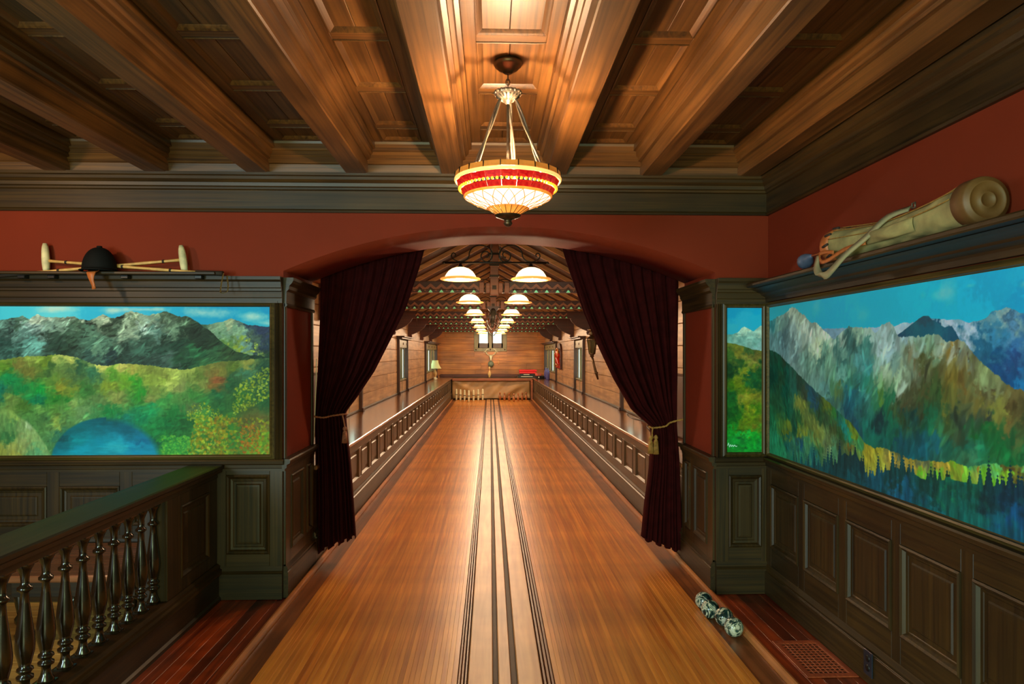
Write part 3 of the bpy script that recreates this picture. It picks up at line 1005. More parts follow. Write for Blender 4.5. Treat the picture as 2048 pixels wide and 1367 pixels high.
# red box and two dark books on the right of the shelf
def on_end(px, Y=23.3): return px2w(px, 745, Y=Y)[0]
xb0 = on_end(1034)
t = thing('dark_book', 'wide black book with pale lettering at the bottom of the end shelf pile', 'book', (xb0 + .33, 23.3, CT + .002))
obj('cover', MB().box(-.30, .30, -.12, .12, 0, .075, .004), M['black'], t)
obj('title', MB().box(-.20, .20, -.1215, -.120, .028, .044), M['white'], t)
t = thing('thin_book', 'thinner black book with short pale title between red box and wide book', 'book', (xb0 + .34, 23.3, CT + .079))
obj('cover', MB().box(-.24, .24, -.11, .11, 0, .055, .004), M['black'], t)
obj('title', MB().box(-.12, .08, -.1115, -.110, .018, .036), M['white'], t)
redm = plain('scarlet_box', (220, 16, 26), rough=.35, var=.06)
t = thing('red_box', 'bright red case lying on two black books on the end shelf', 'box', (xb0 + .37, 23.3, CT + .136))
obj('lid', MB().box(-.30, .30, -.12, .12, .072, .135, .012), redm, t)
obj('base', MB().box(-.295, .295, -.115, .115, 0, .070, .010), redm, t)
obj('clasp', MB().box(.25, .275, -.128, -.118, .05, .085, .002), M['silver'], t)
tag(obj('metal_ornament', MB().sphere((xb0 - .04, 23.22, CT + .022), .022, 10, 8), M['bronze']), 'small dark metal ornament beside the black books on the end shelf', 'ornament')

# table lamp and mug on the left counter
tx, ty = -1.58, 22.0
t = thing('table_lamp', 'table lamp with pale bell shade and turned wooden foot on the left counter', 'lamp', (tx - .18, ty - 0, CT))
obj('foot', MB().lathe([(0, 0), (.07, .0), (.07, .012), (.03, .03), (.03, .07), (.055, .14), (.058, .19), (.04, .25), (.02, .29), (.012, .31), (0, .31)], (0, 0, 0), 16), M['pinl'], t)
obj('stem', MB().tube([(0, 0, .31), (0, 0, .60)], .006, 6), M['bronze'], t)
shm = plain('cream_shade', (214, 220, 160), rough=.8, var=.04)
obj('lamp_shade', MB().lathe([(.20, .34), (.17, .38), (.135, .45), (.105, .53), (.095, .60), (.093, .60), (.103, .53), (.133, .45), (.168, .38), (.197, .34)], (0, 0, 0), 20), shm, t)
t = thing('mug', 'small white mug on the left counter in front of the table lamp', 'mug', (tx - .12, 21.2, CT + .001))
obj('cup', MB().lathe([(0, 0), (.035, 0), (.042, .01), (.043, .085), (.039, .085), (.036, .012), (0, .010)], (0, 0, 0), 16), M['white'], t)
obj('handle', MB().tube([(.040, 0, .065), (.062, 0, .060), (.066, 0, .040), (.058, 0, .022), (.040, 0, .018)], .005, 6), M['white'], t)
# things by the right end window
blue = plain('blue_ribbon', (84, 80, 150), rough=.5)
for k, (yy, w_) in enumerate(((22.0, .16), (21.2, .16))):
    tt = thing('blue_bottle', 'tall blue-violet bottle before the right end windows, %s' % ('farther one' if k == 0 else 'nearer one'), 'bottle', (1.80, yy, CT), 0, 'blue bottles on the right counter')
    obj('body', MB().lathe([(0, 0), (.05, 0), (.055, .02), (.055, .22), (.045, .26), (.018, .30), (.018, .36)], (0, 0, 0), 14), blue, tt)
    obj('cap', MB().lathe([(.022, .355), (.022, .38), (0, .38)], (0, 0, 0), 12), M['silver'], tt)
t = thing('toy_box', 'small open box with orange and dark toys on the far right counter', 'box', (1.60, 21.9, CT), .3)
obj('tray', MB().box(-.12, .12, -.10, .10, 0, .10, .006), M['black'], t)
obj('lid', MB().box(-.13, .02, -.11, .09, .105, .19, .01), plain('orange_red', (180, 80, 60), rough=.5), t)
obj('latch', MB().box(-.09, -.06, -.112, -.10, .04, .08, .003), M['white'], t)

# carved red mask on the right wall
y0 = px2w(1121, 700, X=AR)[1]
t = thing('carved_plaque', 'arched dark plaque with glossy red and gold carving on the right wall', 'wall ornament', (AR - .001, y0, 1.46))
pr = [(-.48, -.34), (.48, -.34), (.48, .12)] + [(.48 * cos(a), .12 + .24 * sin(a)) for a in [pi * j / 10 for j in range(1, 10)]] + [(-.48, .12)]
obj('board', MB().extr(pr, lambda a, b, s: (-s, a, b), 0, .05), M['trussdark'], t)
rgl = plain('red_lacquer', (190, 40, 22), rough=.25, var=.4, scale=20)
gol = plain('gold_leaf', (216, 140, 66), rough=.35, var=.3, scale=20)
obj('figure', MB().tube(smooth([(-.06, -.28, -.24), (-.09, -.1, -.05), (-.08, .12, -.1), (-.09, .28, .08)], 4), .05, 8).tube(smooth([(-.06, -.3, .0), (-.1, .05, .12), (-.07, .3, -.2)], 4), .045, 8).tube([(-.06, -.34, -.27), (-.06, .34, -.27)], .05, 8), rgl, t)
obj('gilding', MB().sphere((-.09, -.12, .08), .10, 12, 8, .4, 1, 1).tube(smooth([(-.1, -.3, .18), (-.1, 0, .22), (-.1, .25, .15)], 3), .022, 6).tube([(-.12, -.3, -.24), (-.12, 0, -.20), (-.12, .3, -.26)], .018, 6), gol, t)

# carriage lantern torch on the right wall
ly = 11.8
def L2(px, py): return px2w(px, py, Y=ly)
t = thing('wall_lantern', 'antique bronze carriage lantern on a long torch handle on the right wall', 'lantern', (L2(1184, 690)[0], ly, 0))
x0_ = t.location.x
zt = L2(1182, 674)[2]; zb_ = L2(1184, 708)[2]
r_ = .088
obj('lantern_glass', MB().lathe([(.05, zb_ + .02), (r_ * .95, zt - .05), (r_ * .9, zt - .03)], (0, 0, 0), 6, smooth=False), plain('smoked_glass', (70, 64, 34), rough=.15, var=.3), t)
q = MB()
for k in range(6):
    a = 2 * pi * k / 6
    q.tube([(.052 * cos(a), .052 * sin(a), zb_ + .02), (r_ * cos(a), r_ * sin(a), zt - .04)], .006, 5)
q.lathe([(r_ * 1.05, zt - .05), (r_ * 1.12, zt - .03), (r_ * .9, zt - .01), (.05, zt + .02), (.03, zt + .03)], (0, 0, 0), 18)
q.lathe([(.052, zb_ + .03), (.062, zb_ + .015), (.03, zb_ - .01), (.04, zb_ - .03), (.02, zb_ - .05)], (0, 0, 0), 16)
obj('lantern_frame', q, M['bronze'], t)
obj('finial', MB().lathe([(.03, zt + .03), (.055, zt + .06), (.03, zt + .09), (.05, zt + .11), (.065, zt + .14), (.03, zt + .165), (.02, zt + .18), (0, zt + .20)], (-.01, 0, 0), 16), M['bronze'], t)
obj('handle', MB().tube([(0, 0, zb_ - .04), (.04, 0, zb_ - .2), (.075, 0, zb_ - .33), (.105, 0, 1.09)], [.022, .020, .024, .014], 10).lathe([(.02, -.02), (.034, 0), (.02, .02)], (.075, 0, zb_ - .32), 10), M['bronze'], t)
obj('wall_bracket', MB().tube([(.02, 0, zt - .12), (.10, 0, zt - .12), (AR - x0_ - .002, 0, zt - .10)], .012, 6).lathe([(.03, AR - x0_ - .012), (.03, AR - x0_ - .002)], (0, 0, zt - .10), 10, 'X'), M['bronze'], t)

# horned heads on two of the king posts
horn = plain('dark_horn', (70, 62, 50), rough=.4, var=.3, scale=30)
for k, (y, z, w_) in enumerate(((10.12, 2.14, .10), (12.82, 2.14, .085))):
    t = thing('horned_trophy', 'dark antelope head hanging on the %s truss post' % ('second' if k == 0 else 'third'), 'trophy', (RX, y, z), 0, 'horned heads on the truss posts')
    obj('shield', MB().extr([(-w_, .10), (w_, .10), (0, -.06)], lambda a, b, s: (a, s, b), 0, .025), M['trussdark'], t)
    obj('head', MB().tube([(0, 0, .04), (0, -.06, .0), (0, -.10, -.07), (0, -.11, -.12)], [.035, .045, .03, .015], 10), horn, t)
    for sx in (-1, 1):
        obj('horn', MB().tube(smooth([(sx * .02, -.03, .04), (sx * .05, -.05, -.02), (sx * .10, -.08, -.10), (sx * .07, -.1, -.2), (sx * .02, -.11, -.27)], 3), .008, 6), M['silver'], t)

# ------------------------------------------------------------------ balustrade on the left
t = thing('balustrade', 'dark oak balustrade with turned balusters and broad handrail running to the left pier', 'railing', (0, 0, 0))
RY0 = 1.2
obj('handrail', MB().extr([(-1.865, .838), (-1.86, .850), (-1.665, .850), (-1.655, .845), (-1.655, .828), (-1.668, .818), (-1.672, .800), (-1.70, .792), (-1.70, .765), (-1.83, .765), (-1.83, .792), (-1.85, .800), (-1.853, .818), (-1.865, .828)],
                          lambda a, b, s: (a, s, b), RY0, D - .022), M['oakY'], t)
M['matt'] = wood('matt_oak', DK, LT, 'Y', rough=.75, spec=.15)
obj('shoe_rail', MB().extr([(-1.835, .150), (-1.835, .215), (-1.82, .228), (-1.70, .228), (-1.685, .215), (-1.685, .200), (-1.672, .192), (-1.672, .165), (-1.69, .150)], lambda a, b, s: (a, s, b), RY0, D - .022), M['matt'], t)
obj('curb', MB().extr([(-1.83, .0), (-1.83, .152), (-1.688, .152), (-1.688, .03), (-1.676, .02), (-1.676, .0)], lambda a, b, s: (a, s, b), RY0, D - .022), M['oakY'], t)
BY0 = 3.665
blk = obj('end_block', MB().box(-1.825, -1.716, BY0, D - .022, .228, .765, .003), M['oakZ'], t)
PN = Pl((-1.716, 0, 0), (0, 1, 0), (1, 0, 0))
obj('panel', PN.panel(MB(), BY0 + .16, D - .14, .30, .70, [(0, .000), (0, .014), (.008, .018), (.018, .012), (.026, .002), (.05, .001), (.056, .006), (.07, .006)]), M['oakZ'], blk)
q = MB()
for a0, a1, b0_, b1_ in ((BY0, BY0 + .16, .229, .764), (D - .14, D - .024, .229, .764), (BY0 + .16, D - .14, .229, .30), (BY0 + .16, D - .14, .70, .764)):
    q = PN.box(MB(), a0, a1, b0_, b1_, .0, .012); obj('stile', q, M['oakZ'], blk)
bal = [(.0, .0), (.0, .0)]
bp = [(.024, .228), (.030, .232), (.030, .245), (.020, .262), (.016, .285), (.018, .298), (.029, .304), (.029, .314), (.019, .320), (.022, .330), (.029, .336), (.027, .344), (.019, .350), (.024, .370), (.032, .405), (.034, .435), (.031, .475), (.023, .535), (.016, .59), (.0135, .630), (.018, .636), (.026, .642), (.026, .652), (.017, .658), (.014, .672), (.016, .700), (.024, .722), (.030, .734), (.030, .742)]
bm_ = MB().lathe(bp, (0, 0, 0), 20)
bm_.box(-.032, .032, -.032, .032, .738, .766, .003).box(-.030, .030, -.030, .030, .2285, .236, 0)
bm_ = bm_.mesh('baluster')
M['turned'] = wood('turned_oak', (26, 18, 9), (46, 34, 17), 'Z', rough=.2, vary=.1, fine=40, bump=.0, coat=.4)
y = 3.645
while y > RY0 + .05:
    o = link('baluster', bm_, M['turned'], t); o.location = (-1.77, y, 0)
    y -= .1235
# bench along the front wall beyond the balustrade
t = thing('bench', 'low brown oak bench with turned legs seen through the balusters', 'bench', (-2.26, 4.0, 0))
obj('seat', MB().box(-.34, .40, -.34, .30, .335, .372, .008), wood('bench_oak', (130, 78, 48), (168, 106, 70), 'X', rough=.22, coat=.3), t)
obj('apron', MB().box(-.29, .36, -.28, .26, .24, .334, .003), M['oakX'], t)
for lx, ly_ in ((-.26, -.25), (.33, -.25), (-.26, .22), (.33, .22)):
    obj('leg', MB().lathe([(0, 0), (.028, 0), (.032, .03), (.018, .05), (.016, .08), (.030, .10), (.030, .12), (.016, .14), (.026, .19), (.030, .22), (.030, .245)], (lx, ly_, 0), 14), M['turned'], t)
t = thing('footstool', 'dark slab-topped footstool at the left edge beyond the balustrade', 'stool', (-2.75, 3.45, 0))
obj('top', MB().box(-.16, .16, -.14, .14, .13, .165, .006), M['oakX'], t)
for lx in (-.12, .12):
    for ly_ in (-.10, .10): obj('leg', MB().box(lx - .018, lx + .018, ly_ - .018, ly_ + .018, 0, .13, .003), M['oakZ'], t)

# ------------------------------------------------------------------ murals
def _vn(x, y, seed):
    rs = np.random.RandomState(seed)
    tab = rs.rand(256, 256)
    xi = np.floor(x).astype(int); yi = np.floor(y).astype(int)
    fx = x - xi; fy = y - yi
    fx = fx * fx * (3 - 2 * fx); fy = fy * fy * (3 - 2 * fy)
    g = lambda i, j: tab[i & 255, j & 255]
    return (g(xi, yi) * (1 - fx) + g(xi + 1, yi) * fx) * (1 - fy) + (g(xi, yi + 1) * (1 - fx) + g(xi + 1, yi + 1) * fx) * fy


def fbm(x, y, seed, o=5):
    s = 0; a = 1; tt = 0
    for k in range(o):
        s = s + a * _vn(x * 2 ** k + 17.3 * k, y * 2 ** k + 9.1 * k, seed + k); tt += a; a *= .55
    return s / tt


def field(U, V, smp, warp, seed, p=2.2, stretch=1.0):
    p *= .72; warp *= 1.5
    """colour from scattered dabs of paint [(u, v, r, g, b)], edges broken up by noise"""
    wu = U + warp * (fbm(U * 7, V * 9, seed) - .5) * 2 + warp * 1.1 * (fbm(U * 45, V * 30, seed + 9, 4) - .5) * 2
    wv = V + warp * (fbm(U * 9 + 31, V * 9, seed + 3) - .5) * 2 + warp * 1.1 * (fbm(U * 30, V * 45, seed + 13, 4) - .5) * 2
    acc = np.zeros(U.shape + (3,)); ws = np.zeros(U.shape)
    for u, v, r, g, b in smp:
        w = 1 / (((wu - u) * stretch) ** 2 + (wv - v) ** 2 + 1e-4) ** p
        acc += w[..., None] * np.array((r, g, b)); ws += w
    return acc / ws[..., None]


def dabs(U, V, c, seed, amt=.10, fu=60, fv=60, ang=0.0):
    ca, sa = cos(ang), sin(ang)
    a, b = U * ca + V * sa, -U * sa + V * ca
    k = (fbm(a * fu, b * fv, seed, 3) - .5) * 2 * amt
    return c * (1 + k)[..., None]


def ridge(U, V, pts, seed, rough=.01, soft=.002, fu=30):
    xs = [p[0] for p in pts]; ys = [p[1] for p in pts]
    line = np.interp(U, xs, ys) + rough * (fbm(U * fu, U * 0 + 3, seed) - .5) * 2
    return np.clip((line - V) / soft, 0, 1)          # 1 below the line (V counts upwards)


def mix(c, d, m): return c * (1 - m[..., None]) + np.asarray(d) * m[..., None]


def blob(U, V, cu, cv, ru, rv, seed, wob=.5, soft=.4):
    d = np.sqrt(((U - cu) / ru) ** 2 + ((V - cv) / rv) ** 2) + wob * (fbm(U * 14, V * 18, seed) - .5) * 2
    return np.clip((1 - d) / soft, 0, 1)


def spikes(U, seed, f, h):
    ph = U * f
    i = np.floor(ph).astype(int)
    rs = np.random.RandomState(seed).rand(512)
    return h * np.clip(rs[i & 511] * 2.4 - 1.35, .0, 1) * (1 - np.abs((ph - i) * 2 - 1)) ** 3


def strokes(c, UU, VV, n, seed, ln, wd, ang, amt, m=None):
    """separate brush strokes: each takes the paint under it, a little lighter or darker"""
    rs = np.random.RandomState(seed)
    du = UU[0, 1] - UU[0, 0]; dv = VV[1, 0] - VV[0, 0]
    hh, ww_ = UU.shape
    for k in range(n):
        j, i = rs.randint(hh), rs.randint(ww_)
        if m is not None and m[j, i] < .5: continue
        L_ = ln * rs.uniform(.5, 1.5); w_ = wd * rs.uniform(.6, 1.4); a = ang + rs.normal(0, .35)
        ru = int(L_ / du) + 1; rv = int(L_ / dv) + 1
        j0, j1, i0, i1 = max(0, j - rv), min(hh, j + rv), max(0, i - ru), min(ww_, i + ru)
        u, v = UU[j0:j1, i0:i1] - UU[j, i], VV[j0:j1, i0:i1] - VV[j, i]
        d = np.hypot((u * cos(a) + v * sin(a)) / L_, (-u * sin(a) + v * cos(a)) / w_)
        q = np.clip(1.3 - d * 1.3, 0, .75)
        if m is not None: q = q * m[j0:j1, i0:i1]
        c[j0:j1, i0:i1] = mix(c[j0:j1, i0:i1], np.clip(c[j, i] * (1 + rs.uniform(-amt, amt * 1.1)), 0, 255), q)
    return c


def mural_mat(name):
    m, n, b = nt(name)
    L = n.links.new
    at = N(n, 'ShaderNodeVertexColor'); at.layer_name = 'paint'
    tc = N(n, 'ShaderNodeTexCoord')
    g = N(n, 'ShaderNodeTexNoise'); g.inputs['Scale'].default_value = 70; g.inputs['Detail'].default_value = 3
    L(tc.outputs['Object'], g.inputs['Vector'])
    bp = N(n, 'ShaderNodeBump'); bp.inputs['Strength'].default_value = .12; bp.inputs['Distance'].default_value = .002
    L(g.outputs['Fac'], bp.inputs['Height']); L(bp.outputs[0], b.inputs['Normal'])
    L(at.outputs['Color'], b.inputs['Base Color'])
    b.inputs['Roughness'].default_value = .62
    b.inputs['Specular IOR Level'].default_value = .25
    return m


M['mural'] = mural_mat('mural_paint')


def canvas(name, parent, pt, nu, nv, rgb):
    """a painted canvas: a fine grid whose vertices carry the paint"""
    us = np.linspace(0, 1, nu); vs = np.linspace(0, 1, nv)
    UU, VV = np.meshgrid(us, vs)
    co = pt(UU, VV).reshape(-1, 3)
    me = bpy.data.meshes.new(name)
    idx = np.arange(nu * nv).reshape(nv, nu)
    fa = np.stack([idx[:-1, :-1], idx[:-1, 1:], idx[1:, 1:], idx[1:, :-1]], -1).reshape(-1, 4)
    me.vertices.add(len(co)); me.vertices.foreach_set('co', co.ravel())
    me.loops.add(fa.size); me.loops.foreach_set('vertex_index', fa.ravel())
    me.polygons.add(len(fa)); me.polygons.foreach_set('loop_start', np.arange(0, fa.size, 4)); me.polygons.foreach_set('loop_total', np.full(len(fa), 4))
    me.update(calc_edges=True)
    c = np.clip(rgb / 255, 0, 1)
    c = np.where(c <= .04045, c / 12.92, ((c + .055) / 1.055) ** 2.4)
    g_ = (c * np.array((.3, .5, .2))).sum(-1, keepdims=True)
    c = np.clip((g_ + (c - g_) * 1.0) * np.array((.96, 1.18, 1.38)), .002, .92)
    ca = me.color_attributes.new('paint', 'FLOAT_COLOR', 'POINT')
    full = np.ones((nu * nv, 4)); full[:, :3] = c.reshape(-1, 3)
    ca.data.foreach_set('color', full.ravel())
    return link(name, me, M['mural'], parent)


def frame(par, pl, a0, a1, b0, b1, w, m1, m2, gilt=True):
    """mitred frame round a canvas"""
    pr = [(0, .006), (.0, .014), (.010, .020), (w * .55, .026), (w * .8, .022), (w - .004, .012), (w, .008)]
    obj('frame', pl.panel(MB(), a0 - w, a1 + w, b0 - w, b1 + w, [(i, h) for i, h in pr]).__class__().rings(
        pl.pt(a0 - w, 0, b0 - w), pl.u, (0, 0, 1), pl.n, [(i, h) for i, h in pr], a1 - a0 + 2 * w, b1 - b0 + 2 * w, cap=False), m1, par)


KB = 1.0
# ---- left mural: valley with a lake, dark snow-dusted mountains
MZ0, MZ1 = .908, 1.832
X1L = px2w(540, 760, Y=D)[0]
X0L = -3.19
YM = D - .010


def toL(x, y):
    X, _, Z = px2w(x, y, Y=YM)
    return X, Z


def S(lst, f): return [f(a, b) + (r, g, b2) for a, b, r, g, b2 in lst]


nu, nv = 720, 380
UU, VV = np.meshgrid(np.linspace(X0L, X1L, nu), np.linspace(MZ0, MZ1, nv))
R = lambda l: [toL(*p) for p in l]
c = field(UU, VV, S([(-30, 620, 60, 178, 205), (30, 620, 70, 190, 212), (120, 622, 96, 200, 215), (200, 618, 40, 170, 205), (260, 614, 60, 175, 205), (330, 615, 30, 160, 195), (400, 640, 20, 150, 190), (450, 620, 10, 145, 190), (520, 640, 30, 160, 190), (540, 615, 10, 140, 185)], toL), .03, 3)
for cx_, cy_, ru, rv in ((112, 617, 50, 9), (290, 618, 60, 5), (230, 620, 45, 8), (408, 624, 62, 14), (515, 632, 38, 12), (535, 645, 30, 9)):
    x_, z_ = toL(cx_, cy_)
    c = mix(c, (205, 214, 196), .8 * blob(UU, VV, x_, z_, ru / F * 4.3, rv / F * 4.3, 11 + cx_, .6, .9))
# far right hills
m_ = ridge(UU, VV, R([(-60, 700), (370, 660), (390, 648), (425, 647), (450, 640), (463, 636), (480, 641), (497, 649), (520, 651), (560, 651)]), 5, .008)
cc = field(UU, VV, S([(400, 652, 60, 90, 70), (430, 650, 130, 150, 120), (463, 640, 170, 170, 130), (455, 655, 120, 150, 120), (480, 648, 90, 110, 100), (478, 668, 150, 175, 140), (500, 658, 40, 55, 75), (530, 660, 42, 50, 78), (540, 690, 34, 48, 66), (505, 690, 50, 66, 70), (490, 685, 110, 140, 130), (455, 690, 90, 120, 60), (470, 700, 140, 150, 50), (505, 702, 190, 196, 60), (430, 670, 70, 110, 74), (440, 700, 80, 110, 50), (540, 720, 30, 60, 40)], toL), .05, 7)
c = mix(c, dabs(UU, VV, cc, 23, .25, 40, 90, .5), m_)
# main dark mountains
m_ = ridge(UU, VV, R([(-60, 640), (0, 639), (20, 634), (45, 632), (58, 636), (73, 626), (85, 632), (100, 634), (125, 635), (147, 631), (160, 637), (172, 639), (188, 636), (205, 627), (215, 631), (230, 634), (248, 627), (262, 621), (275, 625), (300, 628), (320, 624), (335, 623), (350, 629), (377, 633), (395, 643), (410, 656), (425, 663), (440, 678), (455, 690), (475, 702), (500, 708), (560, 716)]), 9, .012)
cc = field(UU, VV, S([(10, 645, 90, 120, 110), (40, 640, 70, 96, 80), (73, 630, 205, 208, 185), (90, 640, 120, 140, 125), (58, 650, 190, 205, 200), (45, 662, 110, 150, 140), (20, 655, 46, 62, 58), (10, 680, 40, 66, 60), (30, 700, 50, 80, 72), (80, 655, 110, 130, 125), (60, 690, 110, 165, 155), (50, 672, 84, 110, 104), (95, 672, 44, 60, 50), (115, 690, 40, 62, 50), (120, 650, 130, 150, 132), (147, 636, 175, 180, 155), (150, 650, 70, 90, 70), (170, 645, 26, 32, 26), (140, 670, 60, 84, 66), (130, 690, 30, 44, 34), (165, 665, 80, 110, 90), (205, 632, 190, 190, 160), (190, 642, 140, 150, 125), (225, 640, 50, 64, 50), (215, 655, 46, 60, 46), (180, 690, 62, 92, 76), (175, 712, 52, 78, 70), (210, 682, 96, 130, 108), (190, 692, 110, 140, 112), (240, 700, 36, 54, 46), (225, 722, 30, 46, 50), (262, 625, 205, 205, 170), (270, 640, 110, 122, 96), (255, 652, 170, 180, 150), (300, 640, 130, 140, 120), (290, 652, 205, 215, 200), (285, 668, 60, 84, 70), (310, 660, 90, 120, 108), (320, 630, 130, 140, 112), (340, 640, 66, 80, 62), (350, 652, 110, 130, 104), (330, 675, 34, 54, 42), (310, 690, 40, 66, 54), (290, 700, 62, 96, 80), (350, 690, 30, 58, 44), (370, 640, 52, 66, 48), (380, 660, 30, 46, 34), (400, 665, 30, 46, 34), (420, 680, 30, 46, 30), (300, 720, 44, 62, 54), (330, 712, 70, 90, 80), (360, 715, 34, 66, 44), (390, 700, 40, 90, 56), (430, 705, 44, 80, 50), (450, 700, 40, 60, 34), (400, 725, 50, 90, 50), (470, 712, 46, 66, 36), (520, 715, 24, 50, 36)], toL), .045, 13, 2.4, .8)
cc = dabs(UU, VV, cc, 31, .34, 22, 60, .45)
cc = strokes(cc, UU, VV, 2600, 32, .030, .006, .5, .42)
c = mix(c, cc, m_)
# green valley
m_ = ridge(UU, VV, R([(-60, 722), (0, 718), (30, 714), (60, 710), (90, 711), (110, 707), (135, 710), (155, 714), (175, 722), (192, 728), (215, 730), (240, 725), (270, 727), (300, 729), (330, 734), (370, 738), (400, 731), (440, 722), (560, 712)]), 15, .006, .004, 90)
GV = [(10, 722, 120, 140, 50), (60, 715, 150, 160, 70), (115, 711, 200, 196, 100), (145, 714, 206, 196, 96), (90, 722, 110, 130, 40), (40, 730, 120, 110, 50), (10, 740, 96, 130, 40), (60, 745, 110, 104, 44), (100, 735, 60, 90, 44), (130, 740, 100, 120, 60), (160, 730, 44, 84, 56), (190, 745, 50, 100, 70), (150, 755, 70, 96, 54), (205, 731, 214, 196, 96), (245, 728, 206, 186, 92), (225, 745, 90, 140, 44), (260, 745, 120, 150, 50), (215, 770, 130, 140, 44), (250, 760, 110, 150, 40), (20, 755, 20, 130, 70), (40, 775, 20, 120, 60), (5, 780, 20, 110, 84), (80, 780, 20, 150, 60), (75, 800, 10, 110, 70), (120, 775, 140, 130, 40), (100, 768, 90, 130, 50), (145, 782, 120, 130, 44), (110, 795, 40, 120, 40), (140, 800, 40, 120, 44), (170, 780, 60, 110, 50), (200, 800, 96, 120, 66), (230, 795, 140, 140, 70), (30, 795, 110, 130, 60), (20, 815, 120, 140, 66), (50, 810, 76, 110, 40), (10, 850, 70, 110, 80), (5, 880, 40, 100, 60), (80, 815, 110, 150, 70), (110, 820, 90, 130, 54), (150, 808, 140, 160, 84), (170, 825, 110, 140, 84), (130, 840, 84, 120, 66), (90, 835, 70, 110, 60), (110, 842, 150, 160, 70), (120, 860, 50, 110, 84), (190, 830, 70, 130, 74), (220, 820, 30, 120, 60), (270, 735, 180, 160, 70), (300, 742, 120, 120, 50), (350, 738, 196, 190, 90), (375, 740, 170, 170, 76), (330, 745, 130, 130, 54), (270, 760, 60, 150, 40), (300, 755, 140, 150, 56), (330, 755, 150, 160, 60), (280, 785, 40, 130, 40), (310, 775, 130, 140, 60), (340, 765, 190, 190, 90), (360, 775, 130, 130, 70), (300, 792, 120, 120, 60), (390, 750, 96, 110, 44), (400, 765, 130, 130, 60), (430, 755, 150, 80, 40), (425, 770, 120, 84, 36), (440, 740, 120, 110, 44), (470, 735, 96, 110, 36), (495, 728, 150, 140, 60), (470, 750, 50, 84, 50), (520, 745, 22, 60, 44), (460, 770, 34, 80, 44), (490, 745, 60, 110, 80), (300, 815, 30, 140, 80), (280, 830, 20, 120, 76), (330, 800, 60, 130, 60), (350, 800, 80, 130, 60), (380, 790, 60, 120, 50), (400, 800, 50, 110, 50), (430, 790, 30, 90, 50), (350, 830, 30, 110, 50), (340, 850, 20, 96, 50), (310, 850, 30, 120, 60), (370, 850, 30, 84, 40), (395, 840, 70, 130, 50), (380, 815, 90, 110, 60), (250, 840, 20, 110, 90), (320, 880, 20, 90, 64), (345, 895, 60, 150, 60), (335, 870, 40, 120, 50), (440, 810, 36, 84, 40), (480, 800, 40, 90, 36), (420, 880, 60, 110, 40), (470, 860, 60, 120, 40), (500, 840, 90, 84, 36), (520, 850, 110, 90, 40), (530, 880, 100, 140, 30), (535, 900, 120, 150, 40), (530, 800, 36, 80, 40), (455, 850, 60, 110, 40)]
cc = field(UU, VV, S(GV, toL), .024, 17, 2.4)
cc = dabs(UU, VV, cc, 41, .16, 110, 40)
cc = strokes(cc, UU, VV, 3000, 42, .022, .008, .35, .20)
c = mix(c, cc, m_)
# lake
lx0, lz0 = toL(212, 925)
d_ = np.sqrt(((UU - lx0) / .345) ** 2 + ((VV - lz0) / .29) ** 2) + .05 * (fbm(UU * 8, VV * 8, 50) - .5)
m_ = np.clip((1 - d_) / np.where(UU > lx0, .12, .04), 0, 1)
cc = field(UU, VV, S([(200, 845, 10, 90, 104), (160, 855, 10, 100, 110), (215, 838, 10, 76, 84), (120, 890, 14, 96, 110), (115, 875, 20, 64, 70), (150, 880, 0, 140, 150), (160, 900, 10, 150, 176), (200, 885, 0, 134, 160), (240, 890, 30, 160, 180), (270, 885, 20, 150, 180), (240, 895, 50, 176, 190), (260, 860, 10, 90, 110), (285, 880, 10, 90, 130), (270, 900, 10, 130, 170)], toL), .02, 19, 1.6, .4)
c = mix(c, dabs(UU, VV, cc, 43, .10, 12, 80), m_)
# pale bank on the left
bx_ = [toL(*p) for p in [(-60, 800), (15, 815), (35, 828), (55, 838), (75, 862), (92, 888), (104, 910)]]
m_ = ridge(UU, VV, bx_, 21, .012, .02, 30)
cc = field(UU, VV, S([(30, 830, 150, 170, 80), (50, 850, 130, 150, 90), (70, 870, 150, 170, 100), (90, 895, 130, 160, 96), (50, 880, 150, 150, 90), (20, 850, 90, 130, 70), (10, 880, 60, 110, 60), (25, 895, 170, 160, 80), (40, 905, 180, 160, 70), (60, 900, 100, 140, 90), (80, 905, 100, 160, 110), (5, 905, 150, 140, 60), (65, 850, 180, 190, 140)], toL), .03, 25)
c = mix(c, dabs(UU, VV, cc, 47, .25, 90, 30), m_ * .95)
# autumn foliage on the right, leaf by leaf
rs = np.random.RandomState(5)
def leaves(c, n, box, cols, rad, bx=None):
    for k in range(n):
        px_, py_ = rs.uniform(box[0], box[2]), rs.uniform(box[1], box[3])
        if bx is not None and not bx(px_, py_): continue
        x_, z_ = toL(px_, py_)
        r_ = rad * rs.uniform(.5, 1.3)
        i0, i1 = np.searchsorted(UU[0], [x_ - r_ * 1.5, x_ + r_ * 1.5]); j0, j1 = np.searchsorted(VV[:, 0], [z_ - r_ * 1.5, z_ + r_ * 1.5])
        if i1 <= i0 or j1 <= j0: continue
        u, v = UU[j0:j1, i0:i1] - x_, VV[j0:j1, i0:i1] - z_
        a = rs.uniform(0, 3.14)
        m = np.clip(1.6 - np.hypot((u * cos(a) + v * sin(a)) / r_, (-u * sin(a) + v * cos(a)) / (r_ * .6)) * 1.6, 0, .50)
        c[j0:j1, i0:i1] = mix(c[j0:j1, i0:i1], np.array(cols[rs.randint(len(cols))]) * rs.uniform(.8, 1.1), m)
    return c
YL = [(196, 190, 40), (170, 170, 30), (150, 150, 24), (210, 206, 70), (120, 130, 24)]
OR_ = [(176, 130, 20), (180, 116, 20), (190, 96, 16), (140, 110, 24), (170, 150, 20)]
